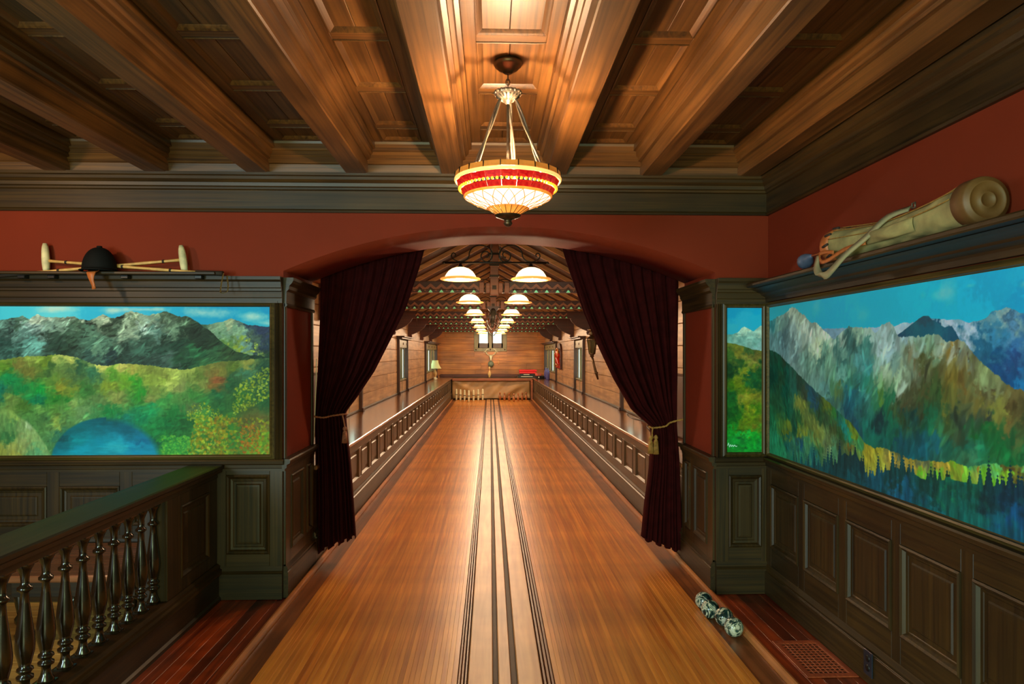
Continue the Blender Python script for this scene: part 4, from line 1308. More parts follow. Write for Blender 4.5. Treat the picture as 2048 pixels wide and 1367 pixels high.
GN = [(60, 150, 60), (90, 176, 60), (130, 190, 60), (40, 120, 50)]
c = leaves(c, 560, (466, 732, 542, 835), YL, .010, lambda x, y: y > 800 - (x - 452) * .85 - 8 and y < 830 - (x - 470) * .55)
c = leaves(c, 300, (360, 798, 442, 856), YL, .009, lambda x, y: abs(x - 405) / 40 + abs(y - 828) / 26 < rs.uniform(.5, 1.3))
c = leaves(c, 600, (375, 830, 455, 910), YL + OR_[:2], .012, lambda x, y: x > 380 + (y - 910) * -.3 - 10)
c = leaves(c, 480, (430, 835, 540, 910), OR_[:2] + YL[1:3] + [(90, 90, 30), (70, 110, 36), (110, 84, 30)], .013)
c = leaves(c, 450, (320, 870, 380, 910), GN, .010)
c = leaves(c, 130, (480, 850, 520, 905), [(214, 100, 20), (200, 84, 10)], .009)
t = thing('valley_mural', 'wide painted landscape of green valley, lake and dark mountains in an oak frame', 'painting', (0, 0, 0))
frame(t, PF, X0L, X1L, MZ0, MZ1, .030, M['frX'], None)
frc = canvas('canvas', t, lambda u, v: np.stack([X0L + (X1L - X0L) * u, np.full_like(u, YM), MZ0 + (MZ1 - MZ0) * v], -1), nu, nv, c * KB)

# ---- right mural: snow range over forest, along the right wall
XM = RW - .010
YR0, YR1 = 1.25, px2w(1542, 760, X=RW)[1]


def toR(x, y):
    _, Y, Z = px2w(x, y, X=XM)
    return -Y, Z


nu, nv = 1000, 340
UU, VV = np.meshgrid(np.linspace(-YR1, -YR0, nu), np.linspace(MZ0, MZ1, nv))
R = lambda l: [toR(*p) for p in l]
c = field(UU, VV, S([(1560, 612, 60, 180, 190), (1600, 600, 20, 176, 200), (1660, 640, 10, 170, 205), (1700, 600, 20, 180, 205), (1750, 580, 0, 176, 205), (1780, 630, 0, 176, 205), (1850, 600, 0, 184, 210), (1850, 620, 20, 180, 210), (1900, 560, 0, 170, 205), (1950, 620, 10, 180, 214), (2000, 560, 0, 160, 200), (2040, 600, 0, 150, 196), (2040, 550, 20, 170, 205), (2200, 560, 0, 150, 190), (2400, 560, 0, 150, 190)], toR), .08, 61)
for a, b, ru, rv, op in ((1900, 582, .07, .06, .55), (1880, 590, .05, .03, .4), (1940, 570, .03, .01, .5), (1633, 612, .05, .05, .3), (1725, 625, .06, .06, .3), (1845, 590, .03, .02, .4), (2047, 568, .03, .02, .5)):
    u_, v_ = toR(a, b)
    c = mix(c, (160, 205, 196), op * blob(UU, VV, u_, v_, ru, rv, 71 + a, .7, .9))
# far blue range
m_ = ridge(UU, VV, R([(1540, 660), (1787, 652), (1805, 645), (1825, 643), (1873, 635), (1899, 637.5), (1921, 639), (1939, 646), (1952, 642), (1976, 631), (1983, 623), (2002, 618), (2013, 613), (2026, 618), (2037, 624), (2048, 626), (2120, 640), (2250, 600), (2500, 660)]), 63, .006)
cc = field(UU, VV, S([(1800, 650, 196, 206, 215), (1815, 660, 170, 190, 205), (1880, 640, 200, 206, 214), (1895, 650, 170, 190, 205), (1915, 645, 214, 206, 220), (1920, 655, 190, 196, 214), (1905, 670, 60, 110, 140), (1870, 660, 20, 80, 110), (1940, 650, 130, 160, 176), (1960, 650, 110, 150, 160), (1985, 630, 140, 170, 170), (2010, 618, 160, 176, 170), (2020, 635, 60, 100, 130), (2035, 635, 130, 160, 160), (1980, 650, 60, 130, 160), (1950, 680, 20, 96, 130), (1990, 670, 50, 130, 170), (1970, 700, 20, 90, 120), (2020, 660, 90, 140, 176), (1990, 720, 10, 80, 120), (2040, 690, 50, 110, 160), (2010, 740, 10, 70, 120), (2040, 720, 30, 70, 120), (2045, 765, 20, 120, 176), (2020, 755, 10, 80, 130), (2150, 700, 30, 90, 140), (2300, 700, 30, 90, 140)], toR), .05, 65, 2.2)
c = mix(c, dabs(UU, VV, cc, 67, .14, 40, 30, .9), m_)
# dark peak
m_ = ridge(UU, VV, R([(1540, 760), (1780, 676), (1792, 670), (1827, 645), (1838, 636), (1846.6, 630), (1857.5, 630), (1864, 637.5), (1890, 653), (1903.6, 650), (1912, 662), (1925, 690), (2048, 800), (2500, 1000)]), 69, .004)
cc = field(UU, VV, S([(1848, 634, 40, 70, 84), (1830, 655, 20, 96, 110), (1850, 660, 10, 90, 110), (1880, 665, 20, 100, 120), (1905, 660, 20, 84, 110), (1915, 685, 10, 76, 104), (1800, 668, 20, 70, 96)], toR), .03, 68)
c = mix(c, cc, m_)
# main range, snow above, brown and green flanks below
m_ = ridge(UU, VV, R([(1538, 642), (1548, 637), (1556, 630), (1566, 629), (1576, 620), (1583.5, 613), (1593, 615), (1598, 622), (1603, 626), (1608, 629), (1615, 638), (1624, 645), (1630, 642), (1634, 643.5), (1645, 658), (1658, 668), (1668, 677.7), (1677, 668.5), (1687.6, 659), (1699.4, 650), (1706, 654), (1719, 654), (1730, 656), (1737.6, 652.7), (1746, 660), (1753.4, 664), (1760, 652), (1766.6, 646), (1779.7, 643.5), (1788, 651), (1793, 668), (1800, 672), (1838, 671.5), (1857.5, 668), (1875, 667), (1890.4, 681), (1908, 679), (1930, 681), (1943, 701), (1960.7, 721), (1982.6, 740.7), (2000, 754), (2013, 767), (2035, 776), (2048, 780), (2150, 800), (2500, 820)]), 73, .010, .003, 60)
MR = [(1545, 645, 60, 130, 130), (1560, 635, 150, 180, 160), (1585, 620, 206, 214, 186), (1600, 635, 170, 186, 160), (1575, 645, 110, 130, 120), (1590, 660, 120, 140, 140), (1610, 645, 196, 205, 186), (1625, 650, 130, 150, 140), (1640, 665, 206, 214, 190), (1655, 672, 200, 214, 190), (1665, 682, 206, 214, 190), (1620, 670, 190, 206, 190), (1600, 675, 150, 176, 170), (1570, 670, 84, 104, 110), (1545, 680, 120, 150, 150), (1560, 690, 130, 160, 164), (1625, 690, 205, 218, 186), (1635, 695, 214, 224, 180), (1590, 700, 90, 120, 124), (1580, 715, 130, 160, 160), (1605, 720, 110, 150, 140), (1650, 700, 160, 196, 160), (1655, 725, 110, 156, 130), (1640, 715, 60, 110, 100), (1620, 740, 90, 130, 116), (1630, 760, 110, 150, 140), (1675, 690, 60, 116, 110), (1690, 665, 190, 206, 186), (1690, 700, 110, 156, 140), (1685, 720, 40, 100, 96), (1705, 665, 40, 84, 84), (1710, 690, 50, 104, 100), (1715, 680, 60, 110, 104), (1725, 660, 150, 176, 150), (1740, 660, 214, 220, 206), (1745, 672, 176, 200, 186), (1735, 690, 50, 120, 110), (1765, 655, 110, 130, 130), (1775, 650, 200, 206, 186), (1785, 660, 90, 120, 116), (1770, 675, 196, 210, 205), (1680, 750, 120, 176, 160), (1700, 740, 84, 140, 116), (1665, 770, 70, 124, 84), (1650, 780, 104, 160, 156), (1675, 780, 90, 120, 70), (1720, 720, 90, 160, 160), (1735, 730, 60, 150, 150), (1700, 760, 40, 110, 90), (1730, 760, 30, 130, 110), (1660, 800, 60, 110, 104), (1700, 790, 10, 100, 120), (1715, 780, 10, 96, 110), (1690, 815, 10, 76, 96), (1720, 810, 20, 90, 90), (1720, 790, 110, 180, 160), (1760, 690, 190, 206, 206), (1780, 690, 170, 196, 200), (1800, 680, 206, 214, 214), (1815, 690, 160, 190, 200), (1830, 680, 190, 206, 205), (1770, 710, 170, 196, 190), (1790, 715, 110, 140, 130), (1760, 740, 110, 150, 110), (1775, 740, 176, 190, 160), (1770, 760, 120, 140, 96), (1795, 750, 170, 186, 150), (1797, 775, 214, 224, 205), (1790, 765, 110, 130, 96), (1745, 760, 60, 140, 110), (1750, 790, 30, 124, 84), (1760, 790, 90, 130, 50), (1850, 680, 140, 176, 150), (1870, 672, 176, 196, 170), (1860, 690, 110, 140, 104), (1880, 680, 160, 170, 150), (1900, 687, 206, 214, 206), (1915, 684, 140, 130, 110), (1925, 690, 190, 190, 150), (1893, 700, 160, 110, 30), (1903, 712, 220, 226, 214), (1908, 698, 130, 100, 44), (1920, 700, 84, 64, 46), (1945, 720, 84, 66, 50), (1935, 710, 130, 160, 150), (1830, 720, 110, 84, 56), (1840, 700, 130, 140, 110), (1820, 720, 120, 130, 100), (1850, 730, 80, 80, 40), (1870, 720, 96, 84, 44), (1860, 760, 60, 80, 40), (1885, 750, 130, 104, 40), (1905, 740, 140, 116, 40), (1870, 780, 50, 84, 44), (1900, 770, 134, 110, 40), (1925, 760, 120, 90, 40), (1945, 750, 120, 120, 70), (1965, 740, 150, 156, 100), (1985, 760, 140, 150, 100), (1960, 770, 110, 90, 50), (1975, 790, 90, 80, 50), (1955, 790, 140, 120, 50), (1990, 780, 90, 70, 44), (2010, 780, 130, 130, 90), (2030, 790, 110, 90, 50), (2045, 800, 90, 76, 40), (1850, 800, 50, 76, 40), (1830, 800, 60, 64, 40), (1810, 790, 90, 76, 44), (1840, 780, 84, 76, 40), (1820, 830, 10, 64, 60), (1800, 820, 50, 70, 40), (1780, 820, 10, 110, 70), (1765, 830, 6, 50, 60), (1755, 860, 4, 50, 56), (1785, 860, 0, 104, 76), (1760, 880, 0, 90, 84), (1740, 870, 10, 104, 90), (1710, 850, 20, 70, 90), (1735, 890, 0, 110, 84), (1800, 880, 0, 70, 84), (1825, 860, 0, 76, 84), (1850, 830, 10, 90, 60), (1860, 850, 10, 104, 70), (1870, 880, 0, 100, 130), (1850, 870, 0, 84, 110), (1840, 895, 0, 90, 110), (1880, 820, 40, 84, 50), (1900, 810, 110, 104, 40), (1900, 850, 60, 84, 44), (1930, 840, 44, 64, 50), (1950, 830, 50, 60, 56), (1920, 870, 60, 76, 50), (1970, 820, 130, 124, 50), (1990, 830, 136, 124, 56), (2010, 850, 130, 110, 50), (2025, 865, 130, 96, 50), (2000, 820, 150, 140, 60), (2020, 820, 84, 66, 36), (2045, 840, 60, 70, 40), (1960, 870, 10, 96, 44), (1985, 890, 10, 104, 50), (2010, 890, 10, 96, 50), (2040, 890, 20, 90, 50), (1930, 890, 20, 104, 84), (1900, 890, 20, 104, 84), (1960, 910, 20, 110, 80), (1870, 870, 84, 130, 60), (2020, 915, 10, 110, 56), (2045, 920, 30, 110, 60), (1940, 920, 60, 120, 84), (1820, 905, 0, 80, 90), (2150, 850, 60, 80, 40), (2150, 900, 20, 100, 60), (2300, 850, 60, 80, 40), (1750, 885, 0, 100, 84)]
cc = field(UU, VV, S(MR, toR), .045, 75, 2.2, 1.1)
cc = dabs(UU, VV, cc, 77, .16, 60, 18, .25)
cc = strokes(cc, UU, VV, 4200, 78, .040, .012, 1.15, .22)
c = mix(c, cc, m_)
# green slope coming down from the left
m_ = ridge(UU, VV, R([(1538, 696), (1556, 705), (1577, 726), (1598, 747.5), (1624, 774), (1643, 789.6), (1666.5, 810.7), (1687.6, 832), (1703, 845), (1716.5, 863), (1732, 887), (1745.5, 893.6), (1772, 894), (1800, 908), (1822, 916), (1870, 921), (1893, 922), (1905, 919), (1930, 932), (1960, 928), (1990, 925), (2010, 930), (2048, 929), (2200, 930), (2500, 930)]), 79, .008, .004, 60)
GR = [(1550, 710, 40, 80, 50), (1560, 730, 20, 84, 50), (1570, 720, 60, 60, 36), (1580, 740, 20, 90, 64), (1545, 750, 20, 76, 50), (1560, 760, 50, 76, 44), (1600, 760, 20, 64, 44), (1590, 775, 10, 96, 70), (1570, 780, 10, 90, 60), (1610, 790, 60, 70, 46), (1620, 790, 20, 84, 84), (1630, 795, 30, 84, 90), (1640, 790, 60, 84, 56), (1555, 800, 50, 90, 50), (1580, 820, 10, 96, 60), (1597, 803, 170, 140, 50), (1605, 812, 166, 136, 46), (1612, 825, 130, 120, 50), (1618, 838, 150, 130, 50), (1600, 840, 40, 90, 44), (1560, 850, 110, 130, 50), (1545, 840, 40, 110, 60), (1575, 860, 150, 130, 36), (1590, 850, 10, 80, 50), (1600, 860, 160, 140, 40), (1612, 861, 160, 136, 40), (1630, 850, 156, 130, 50), (1633, 870, 170, 140, 50), (1645, 875, 176, 150, 60), (1620, 830, 60, 90, 44), (1640, 830, 40, 84, 44), (1655, 840, 60, 84, 44), (1665, 860, 96, 90, 40), (1650, 800, 110, 110, 40), (1655, 808, 130, 120, 30), (1670, 825, 60, 120, 44), (1680, 840, 10, 110, 84), (1690, 855, 10, 130, 120), (1700, 870, 10, 130, 104), (1680, 870, 60, 90, 40), (1700, 850, 110, 130, 40), (1710, 860, 120, 140, 40), (1720, 880, 60, 140, 84), (1735, 893, 176, 150, 40), (1740, 905, 190, 166, 50), (1700, 885, 130, 104, 40), (1680, 890, 84, 90, 50), (1660, 885, 130, 120, 60), (1655, 893, 160, 150, 84), (1640, 900, 84, 124, 60), (1665, 905, 104, 150, 90), (1550, 870, 60, 150, 90), (1575, 880, 40, 110, 84), (1600, 880, 20, 84, 96), (1615, 880, 90, 150, 84), (1600, 900, 60, 130, 84), (1560, 895, 60, 150, 84), (1630, 915, 40, 120, 96), (1760, 905, 190, 170, 50), (1760, 925, 176, 170, 60), (1785, 905, 110, 110, 60), (1790, 915, 206, 160, 60), (1810, 918, 180, 140, 50), (1805, 908, 84, 100, 80), (1840, 920, 110, 110, 76), (1830, 930, 176, 140, 50), (1870, 930, 176, 140, 50), (1890, 930, 190, 150, 50), (1910, 925, 130, 180, 40), (1920, 935, 160, 150, 50), (1935, 942, 130, 190, 50), (1960, 948, 160, 110, 40), (1955, 935, 60, 150, 84), (1985, 932, 110, 196, 104), (1970, 922, 90, 180, 110), (2000, 940, 96, 66, 30), (2020, 938, 84, 60, 30), (2000, 955, 150, 190, 40), (2030, 950, 120, 110, 40), (2045, 945, 84, 90, 40), (1980, 955, 120, 190, 40), (1840, 945, 110, 180, 40), (1870, 950, 120, 190, 50), (2020, 966, 130, 196, 40), (2048, 926, 130, 196, 96), (2150, 950, 110, 150, 50), (2300, 950, 110, 150, 50)]
GR = [(a, b, r * .74, g * .95, b2 * 1.15) if a < 1690 else (a, b, r, g, b2) for a, b, r, g, b2 in GR]
cc = field(UU, VV, S(GR, toR), .03, 81, 2.6)
cc = strokes(cc, UU, VV, 2600, 84, .035, .008, 1.9, .3)
c = mix(c, dabs(UU, VV, cc, 83, .24, 60, 24, .3), m_)
# dark firs in front
base_ = np.interp(UU, *zip(*R([(1538, 912), (1570, 920), (1600, 925), (1640, 930), (1672, 930), (1680, 915), (1690, 905), (1700, 912), (1712, 905), (1722, 925), (1735, 955), (1755, 950), (1775, 940), (1800, 938), (1825, 946), (1850, 958), (1880, 960), (1900, 958), (1930, 962), (1960, 968), (1990, 972), (2020, 980), (2048, 978), (2500, 990)])))
line = base_ + .02 * (fbm(UU * 12, UU * 0, 8) - .5)
rt = np.random.RandomState(12)
peak = np.zeros_like(UU)
for k in range(95):
    u0 = rt.uniform(-YR1 + .3, -YR0); h_ = rt.choice([.03, .045, .06, .095], p=[.4, .3, .2, .1]); w_ = h_ * .17 + .005
    prof_ = np.clip(1 - np.abs(UU - u0) / w_, 0, 1)
    peak = np.maximum(peak, h_ * prof_ * (1 + .25 * np.sin(VV * 420)))
line = line + peak
m_ = np.clip((line - VV) / .004, 0, 1)
cc = field(UU, VV, S([(1560, 930, 20, 110, 84), (1620, 935, 10, 84, 90), (1690, 930, 4, 56, 60), (1700, 960, 10, 76, 84), (1715, 920, 4, 50, 56), (1750, 975, 10, 84, 104), (1790, 950, 10, 64, 64), (1800, 990, 10, 90, 120), (1850, 970, 4, 60, 56), (1860, 1010, 10, 96, 104), (1895, 950, 4, 44, 40), (1900, 975, 10, 110, 80), (1900, 1010, 4, 84, 76), (1940, 970, 6, 76, 64), (1945, 1030, 4, 96, 90), (1970, 980, 4, 50, 56), (1990, 1010, 4, 60, 70), (2030, 1000, 4, 44, 60), (2040, 1050, 4, 70, 110), (2000, 1060, 4, 80, 96), (2200, 1000, 4, 50, 60), (2400, 1000, 4, 50, 60)], toR), .06, 85)
c = mix(c, dabs(UU, VV, cc, 87, .4, 70, 14), m_)
t = thing('mountain_mural', 'long painted panorama of snowy peaks above forested slopes on the right wall', 'painting', (0, 0, 0))
frame(t, PRW, YR0, YR1, MZ0, MZ1, .032, M['frY'], None)
canvas('canvas', t, lambda u, v: np.stack([np.full_like(u, XM), YR1 - (YR1 - YR0) * u, MZ0 + (MZ1 - MZ0) * v], -1), nu, nv, c * KB)

# ---- small mural on the right pier
X0S, X1S = px2w(1453, 760, Y=D)[0], px2w(1522, 760, Y=D)[0]
nu, nv = 130, 420
UU, VV = np.meshgrid(np.linspace(X0S, X1S, nu), np.linspace(MZ0, MZ1, nv))
R = lambda l: [toL(*p) for p in l]
c = field(UU, VV, S([(1460, 620, 10, 150, 196), (1515, 620, 0, 160, 205), (1490, 640, 40, 170, 205), (1455, 655, 50, 170, 196), (1520, 645, 30, 170, 205)], toL), .03, 91)
m_ = ridge(UU, VV, R([(1440, 667), (1465, 668), (1475, 664), (1483, 655), (1489, 652), (1497, 656), (1506, 661), (1514, 656), (1521, 650), (1530, 650)]), 93, .006)
cc = field(UU, VV, S([(1455, 672, 110, 160, 150), (1475, 668, 190, 206, 186), (1488, 656, 216, 224, 196), (1495, 668, 160, 190, 176), (1515, 662, 190, 205, 186), (1510, 680, 130, 170, 160), (1480, 680, 120, 160, 150), (1520, 690, 150, 180, 176)], toL), .03, 95)
c = mix(c, dabs(UU, VV, cc, 96, .2, 50, 50), m_)
m_ = ridge(UU, VV, R([(1440, 684), (1452, 684), (1470, 686), (1490, 692), (1505, 698), (1530, 702)]), 97, .006)
cc = field(UU, VV, S([(1460, 690, 120, 120, 40), (1480, 700, 130, 110, 30), (1500, 700, 60, 90, 40), (1515, 708, 120, 100, 40), (1460, 708, 60, 90, 30), (1490, 715, 150, 130, 50), (1505, 718, 140, 120, 50), (1465, 730, 10, 60, 30), (1480, 725, 40, 80, 30), (1455, 745, 6, 50, 20), (1515, 735, 10, 70, 30), (1492, 738, 150, 140, 30), (1480, 750, 130, 130, 24), (1500, 750, 10, 84, 44), (1515, 765, 6, 70, 36), (1475, 765, 110, 120, 10), (1460, 770, 60, 96, 6), (1490, 775, 84, 110, 10), (1505, 790, 150, 130, 30), (1520, 797, 120, 110, 30), (1490, 793, 160, 140, 40), (1460, 790, 10, 84, 30), (1470, 810, 4, 80, 24), (1455, 830, 4, 70, 20), (1500, 812, 150, 140, 20), (1515, 820, 60, 110, 10), (1475, 835, 10, 84, 20), (1495, 835, 110, 120, 10), (1490, 850, 96, 110, 10), (1515, 845, 120, 110, 20), (1480, 858, 60, 110, 10), (1505, 858, 110, 120, 20), (1460, 855, 0, 130, 30), (1475, 862, 10, 170, 60), (1495, 865, 30, 180, 60), (1510, 870, 0, 150, 40), (1460, 880, 0, 150, 50), (1485, 880, 0, 110, 40), (1500, 890, 0, 150, 44), (1518, 890, 0, 140, 50), (1465, 900, 0, 140, 40)], toL), .03, 99)
c = mix(c, dabs(UU, VV, cc, 101, .3, 50, 60), m_)
sg = [(1455, 890), (1457, 885), (1459, 893), (1461, 888), (1463, 892), (1465, 889), (1467, 892), (1469, 889), (1472, 892), (1474, 891)]
for (ax_, ay_), (bx2, by2) in zip(sg[:-1], sg[1:]):
    for k in range(8):
        x_, z_ = toL(ax_ + (bx2 - ax_) * k / 8, ay_ + (by2 - ay_) * k / 8)
        c = mix(c, (206, 236, 206), np.clip(1.4 - np.hypot(UU - x_, VV - z_) / .0022, 0, 1))
t = thing('pier_mural', 'narrow upright painting of a bright green hillside on the right pier', 'painting', (0, 0, 0))
frame(t, PF, X0S, X1S, MZ0, MZ1, .030, M['frZ'], None)
canvas('canvas', t, lambda u, v: np.stack([X0S + (X1S - X0S) * u, np.full_like(u, YM), MZ0 + (MZ1 - MZ0) * v], -1), nu, nv, c * KB)

# fluted edge column at the corner of the right pier, and plain posts beside the left mural
for a0, a1, nm in ((JR + .001, X0S - .032, 'r'), (X1L + .032, JL - .002, 'l')):
    w_ = a1 - a0
    obj('edge_column', MB().extr([(a0, 0), (a0, .018), (a0 + w_ * .2, .030), (a0 + w_ * .35, .020), (a0 + w_ * .5, .032), (a0 + w_ * .65, .020), (a0 + w_ * .8, .030), (a1, .018), (a1, 0)],
                                 lambda a, h, s: (a, D - h, s), .868, 1.868), M['oakZ'], wall_front)
obj('corner_post', MB().box(X1S + .031, RW - .034, D - .018, D, .868, 1.868, .003), M['oakZ'], wall_front)

# ------------------------------------------------------------------ shelves over the murals
t = thing('picture_shelf', 'narrow dark oak shelf above the valley mural on the left', 'shelf', (0, 0, 0))
SX1 = px2w(436, 548, Y=D - .1)[0]
SZ = 2.036
obj('board', MB().box(LW + .01, SX1, D - .150, D - .001, SZ - .018, SZ, .004), M['oakX'], t)
for p in (40, 100, 247, 395):
    x = px2w(p, 556, Y=D - .12)[0]
    obj('bracket', MB().box(x - .022, x + .022, D - .115, D - .071, SZ - .040, SZ - .019, .003), M['black'], t)
RZ = 1.975
t = thing('plate_rail', 'deep oak plate rail above the mountain mural on the right wall', 'shelf', (0, 0, 0))
obj('board', MB().box(1.605, RW - .001, BW + .05, 4.235, RZ - .024, RZ, .006), M['oakY'], t)
obj('cove', PRW.mould(MB(), [(.001, 1.868), (.028, 1.868), (.032, 1.89), (.036, 1.90), (.060, 1.912), (.066, 1.922), (.11, 1.938), (.13, 1.948), (.001, 1.948)], BW + .05, 4.33), M['oakY'], t)

# ------------------------------------------------------------------ polo mallets and riding hat
cane = plain('bamboo_cane', (206, 160, 92), rough=.45, var=.2, scale=25)
mhead = plain('whitewashed_wood', (206, 194, 150), rough=.6, var=.3, scale=18, bump=.3)
grip = plain('dark_grip', (44, 30, 22), rough=.7, var=.2)
YP = D - .105


def mw(x, y, Y=YP):
    X, _, Z = px2w(x, y, Y=Y)
    return (X, Y, Z)


for k in range(2):
    if k == 0:
        lab = 'bamboo polo mallet with white wooden head standing at the left end, grip strap at right'
        A, B = mw(97, 521, D - .045), mw(395, 544, D - .115)
        gr = (mw(392, 543, D - .115), mw(446, 546, D - .125))
        hd = (mw(90, 486, D - .045), mw(93, 544, D - .045))
    else:
        lab = 'bamboo polo mallet with speckled white head standing right of the black riding hat'
        A, B = mw(362, 519, D - .05), mw(62, 545, D - .105)
        gr = (mw(62, 545, D - .105), mw(-30, 551.5, D - .11))
        hd = (mw(362, 490, D - .05), mw(370, 546, D - .05))
    t = thing('polo_mallet', lab, 'mallet', (0, 0, 0), 0, 'polo mallets on the shelf')
    A, B = Vector(A), Vector(B)
    pts = [A.lerp(B, i / 12) for i in range(13)]
    obj('shaft', MB().tube(pts, [.0085 if i % 3 else .0100 for i in range(13)], 10), cane, t)
    g0, g1 = Vector(gr[0]), Vector(gr[1])
    obj('grip', MB().tube([g0, g0.lerp(g1, .5), g1], [.012, .013, .015], 10), grip, t)
    h0, h1 = Vector(hd[0]), Vector(hd[1])
    h1.z = max(h1.z, SZ + .002)
    hp = [h0.lerp(h1, i / 8) for i in range(9)]
    obj('mallet_head', MB().tube(hp, [.012, .018, .021, .022, .023, .023, .022, .020, .016], 14), mhead, t)
    for f_ in (.12, .5, .82):
        p = A.lerp(B, f_); dd = (B - A).normalized() * .006
        obj('binding', MB().tube([p - dd, p + dd], .0112, 8), grip, t)
    if k == 0:
        s0, s1 = Vector(mw(444, 546, D - .155)), Vector(mw(450, 585, D - .158))
        st = smooth([mw(447, 546, D - .150), mw(443, 565, D - .16), mw(441, 582, D - .16), mw(446, 585, D - .162), mw(455, 581, D - .16), mw(456, 565, D - .16), mw(454, 552, D - .155), mw(459, 551, D - .15)], 4)
        q = MB()
        for a, b in zip(st[:-1], st[1:]):
            n0 = Vector((0, .007, 0)); w0_ = Vector((.0016, 0, .0016))
            q.add([a - n0 - w0_, a + n0 - w0_, b + n0 - w0_, b - n0 - w0_, a - n0 + w0_, a + n0 + w0_, b + n0 + w0_, b - n0 + w0_], [(0, 1, 2, 3), (7, 6, 5, 4), (0, 4, 5, 1), (3, 2, 6, 7)])
        obj('wrist_strap', q, plain('canvas_strap', (176, 156, 104), rough=.8), t)

hx, hy, hz = mw(198, 548, D - .12)
t = thing('riding_hat', 'black velvet riding hat with tan chin strap hanging over the shelf edge', 'hat', (hx, D - .115, SZ + .001))
blackv = plain('black_velvet', (7, 9, 9), rough=.8, var=.3, spec=.2)
q = MB()
nr = 14
prof = []
R_ = .096
hv = []
for j in range(nr + 1):
    a = (pi / 2) * j / nr
    hv.append((R_ * cos(a) ** .9 if j < nr else 0, .135 * sin(a)))
q.lathe([(R_ * 1.02, 0.0)] + hv, (0, 0, 0.012), 28)
for i, p in enumerate(q.v): q.v[i] = (p[0], p[1] * .93, p[2])
obj('shell', q, blackv, t)
q = MB().lathe([(.0, .012), (.014, .010), (.016, .004), (.014, 0)], (0, 0, .145), 12)
obj('button', q, blackv, t)
q = MB()
for i in range(17):
    a = pi + pi * i / 16
    rr = .096 + .030 * sin((a - pi)) ** 1.2
    q.v += [(.095 * cos(a), .089 * sin(a), .014), (rr * cos(a), rr * sin(a) * .93, .006), (rr * cos(a), rr * sin(a) * .93, .000), (.095 * cos(a), .089 * sin(a), .007)]
for i in range(16):
    for k in range(4):
        l = (k + 1) % 4
        q.f.append((i * 4 + k, i * 4 + l, i * 4 + 4 + l, i * 4 + 4 + k)); q.sm.append(True)
obj('peak', q, blackv, t)
tan_ = plain('tan_leather', (178, 96, 44), rough=.5, var=.2, scale=30)


def ribbon(pts, w, side, th=.0022):
    q = MB()
    pts = [Vector(p) for p in pts]
    ww = w if hasattr(w, '__len__') else [w] * len(pts)
    sd = Vector(side).normalized()
    for i, p in enumerate(pts):
        tt = (pts[min(i + 1, len(pts) - 1)] - pts[max(i - 1, 0)]).normalized()
        nn = tt.cross(sd)
        if nn.length < .1: nn = Vector((0, 0, 1))
        nn.normalize()
        s2 = sd - tt * sd.dot(tt); s2.normalize()
        q.v += [tuple(p - s2 * ww[i] - nn * th), tuple(p + s2 * ww[i] - nn * th), tuple(p + s2 * ww[i] + nn * th), tuple(p - s2 * ww[i] + nn * th)]
    for i in range(len(pts) - 1):
        for k in range(4):
            l = (k + 1) % 4
            q.f.append((i * 4 + k, i * 4 + l, i * 4 + 4 + l, i * 4 + 4 + k)); q.sm.append(k % 2 == 0)
    q.f += [(0, 1, 2, 3), tuple(len(q.v) - 4 + k for k in (3, 2, 1, 0))]; q.sm += [False, False]
    return q


obj('chin_strap', ribbon([(-.004, -.050, .002), (-.002, -.085, -.016), (.0, -.088, -.04), (.006, -.090, -.065), (.014, -.088, -.09), (.018, -.088, -.115)], [.030, .026, .018, .012, .010, .011], (1, 0, 0)), tan_, t)

# ------------------------------------------------------------------ golf bag and club on the plate rail
canv = plain('old_canvas', (150, 136, 86), rough=.85, var=.4, scale=9, bump=1.0)
t = thing('golf_bag', 'old cream canvas golf bag with brown leather base lying on the plate rail', 'golf bag', (1.692, 2.28, RZ + .004))
q = MB()
bl_ = .98
prof = [(.079, 0), (.080, .05), (.072, .12), (.066, .22), (.060, .36), (.056, .50), (.058, .62), (.066, .74), (.074, .86), (.079, .96)]
ng = 56
for r, y in prof_f if False else [(np.interp(s, [p[1] for p in prof], [p[0] for p in prof]), s) for s in np.linspace(0, .96, 80)]:
    for i in range(ng):
        a = 2 * pi * i / ng
        wr = 1 - .07 * abs(sin(2.5 * a + 13 * y + 2 * sin(5 * y))) ** 3 * sin(pi * y) - .06 * abs(sin(4 * a - 19 * y + sin(a))) ** 4 * sin(pi * y) + .02 * sin(3 * a + 8 * y)
        q.v.append((r * wr * cos(a), y, .084 + r * wr * sin(a) * (1.0) - .018 * sin(pi * y / .96)))
for j in range(79):
    for i in range(ng):
        k = (i + 1) % ng
        q.f.append((j * ng + i, j * ng + k, (j + 1) * ng + k, (j + 1) * ng + i)); q.sm.append(True)
body = obj('body', q, canv, t)
obj('base_cap', MB().lathe([(0, -.012), (.022, -.012), (.024, -.016), (.028, -.016), (.030, -.012), (.060, -.011), (.062, -.014), (.066, -.014), (.068, -.010), (.080, -.008), (.083, .0), (.083, .060), (.080, .062)], (0, 0, .084), 36, 'Y'), plain('shaded_base_leather', (104, 70, 32), rough=.55, var=.2, scale=16), t)  # base leather darkened for the shade on the end facing the camera
obj('top_rim', MB().lathe([(.074, .94), (.080, .93), (.083, .97), (.083, 1.005), (.079, 1.01), (.074, .99), (.072, .95)], (0, 0, .082), 30, 'Y'), tan_, t)
for i in range(10):
    a = 2 * pi * i / 10
    obj('lace', MB().tube([(.083 * cos(a), .925, .082 + .083 * sin(a)), (.087 * cos(a + .1), .965, .082 + .087 * sin(a + .1))], .006, 6), grip, t)
q = MB()
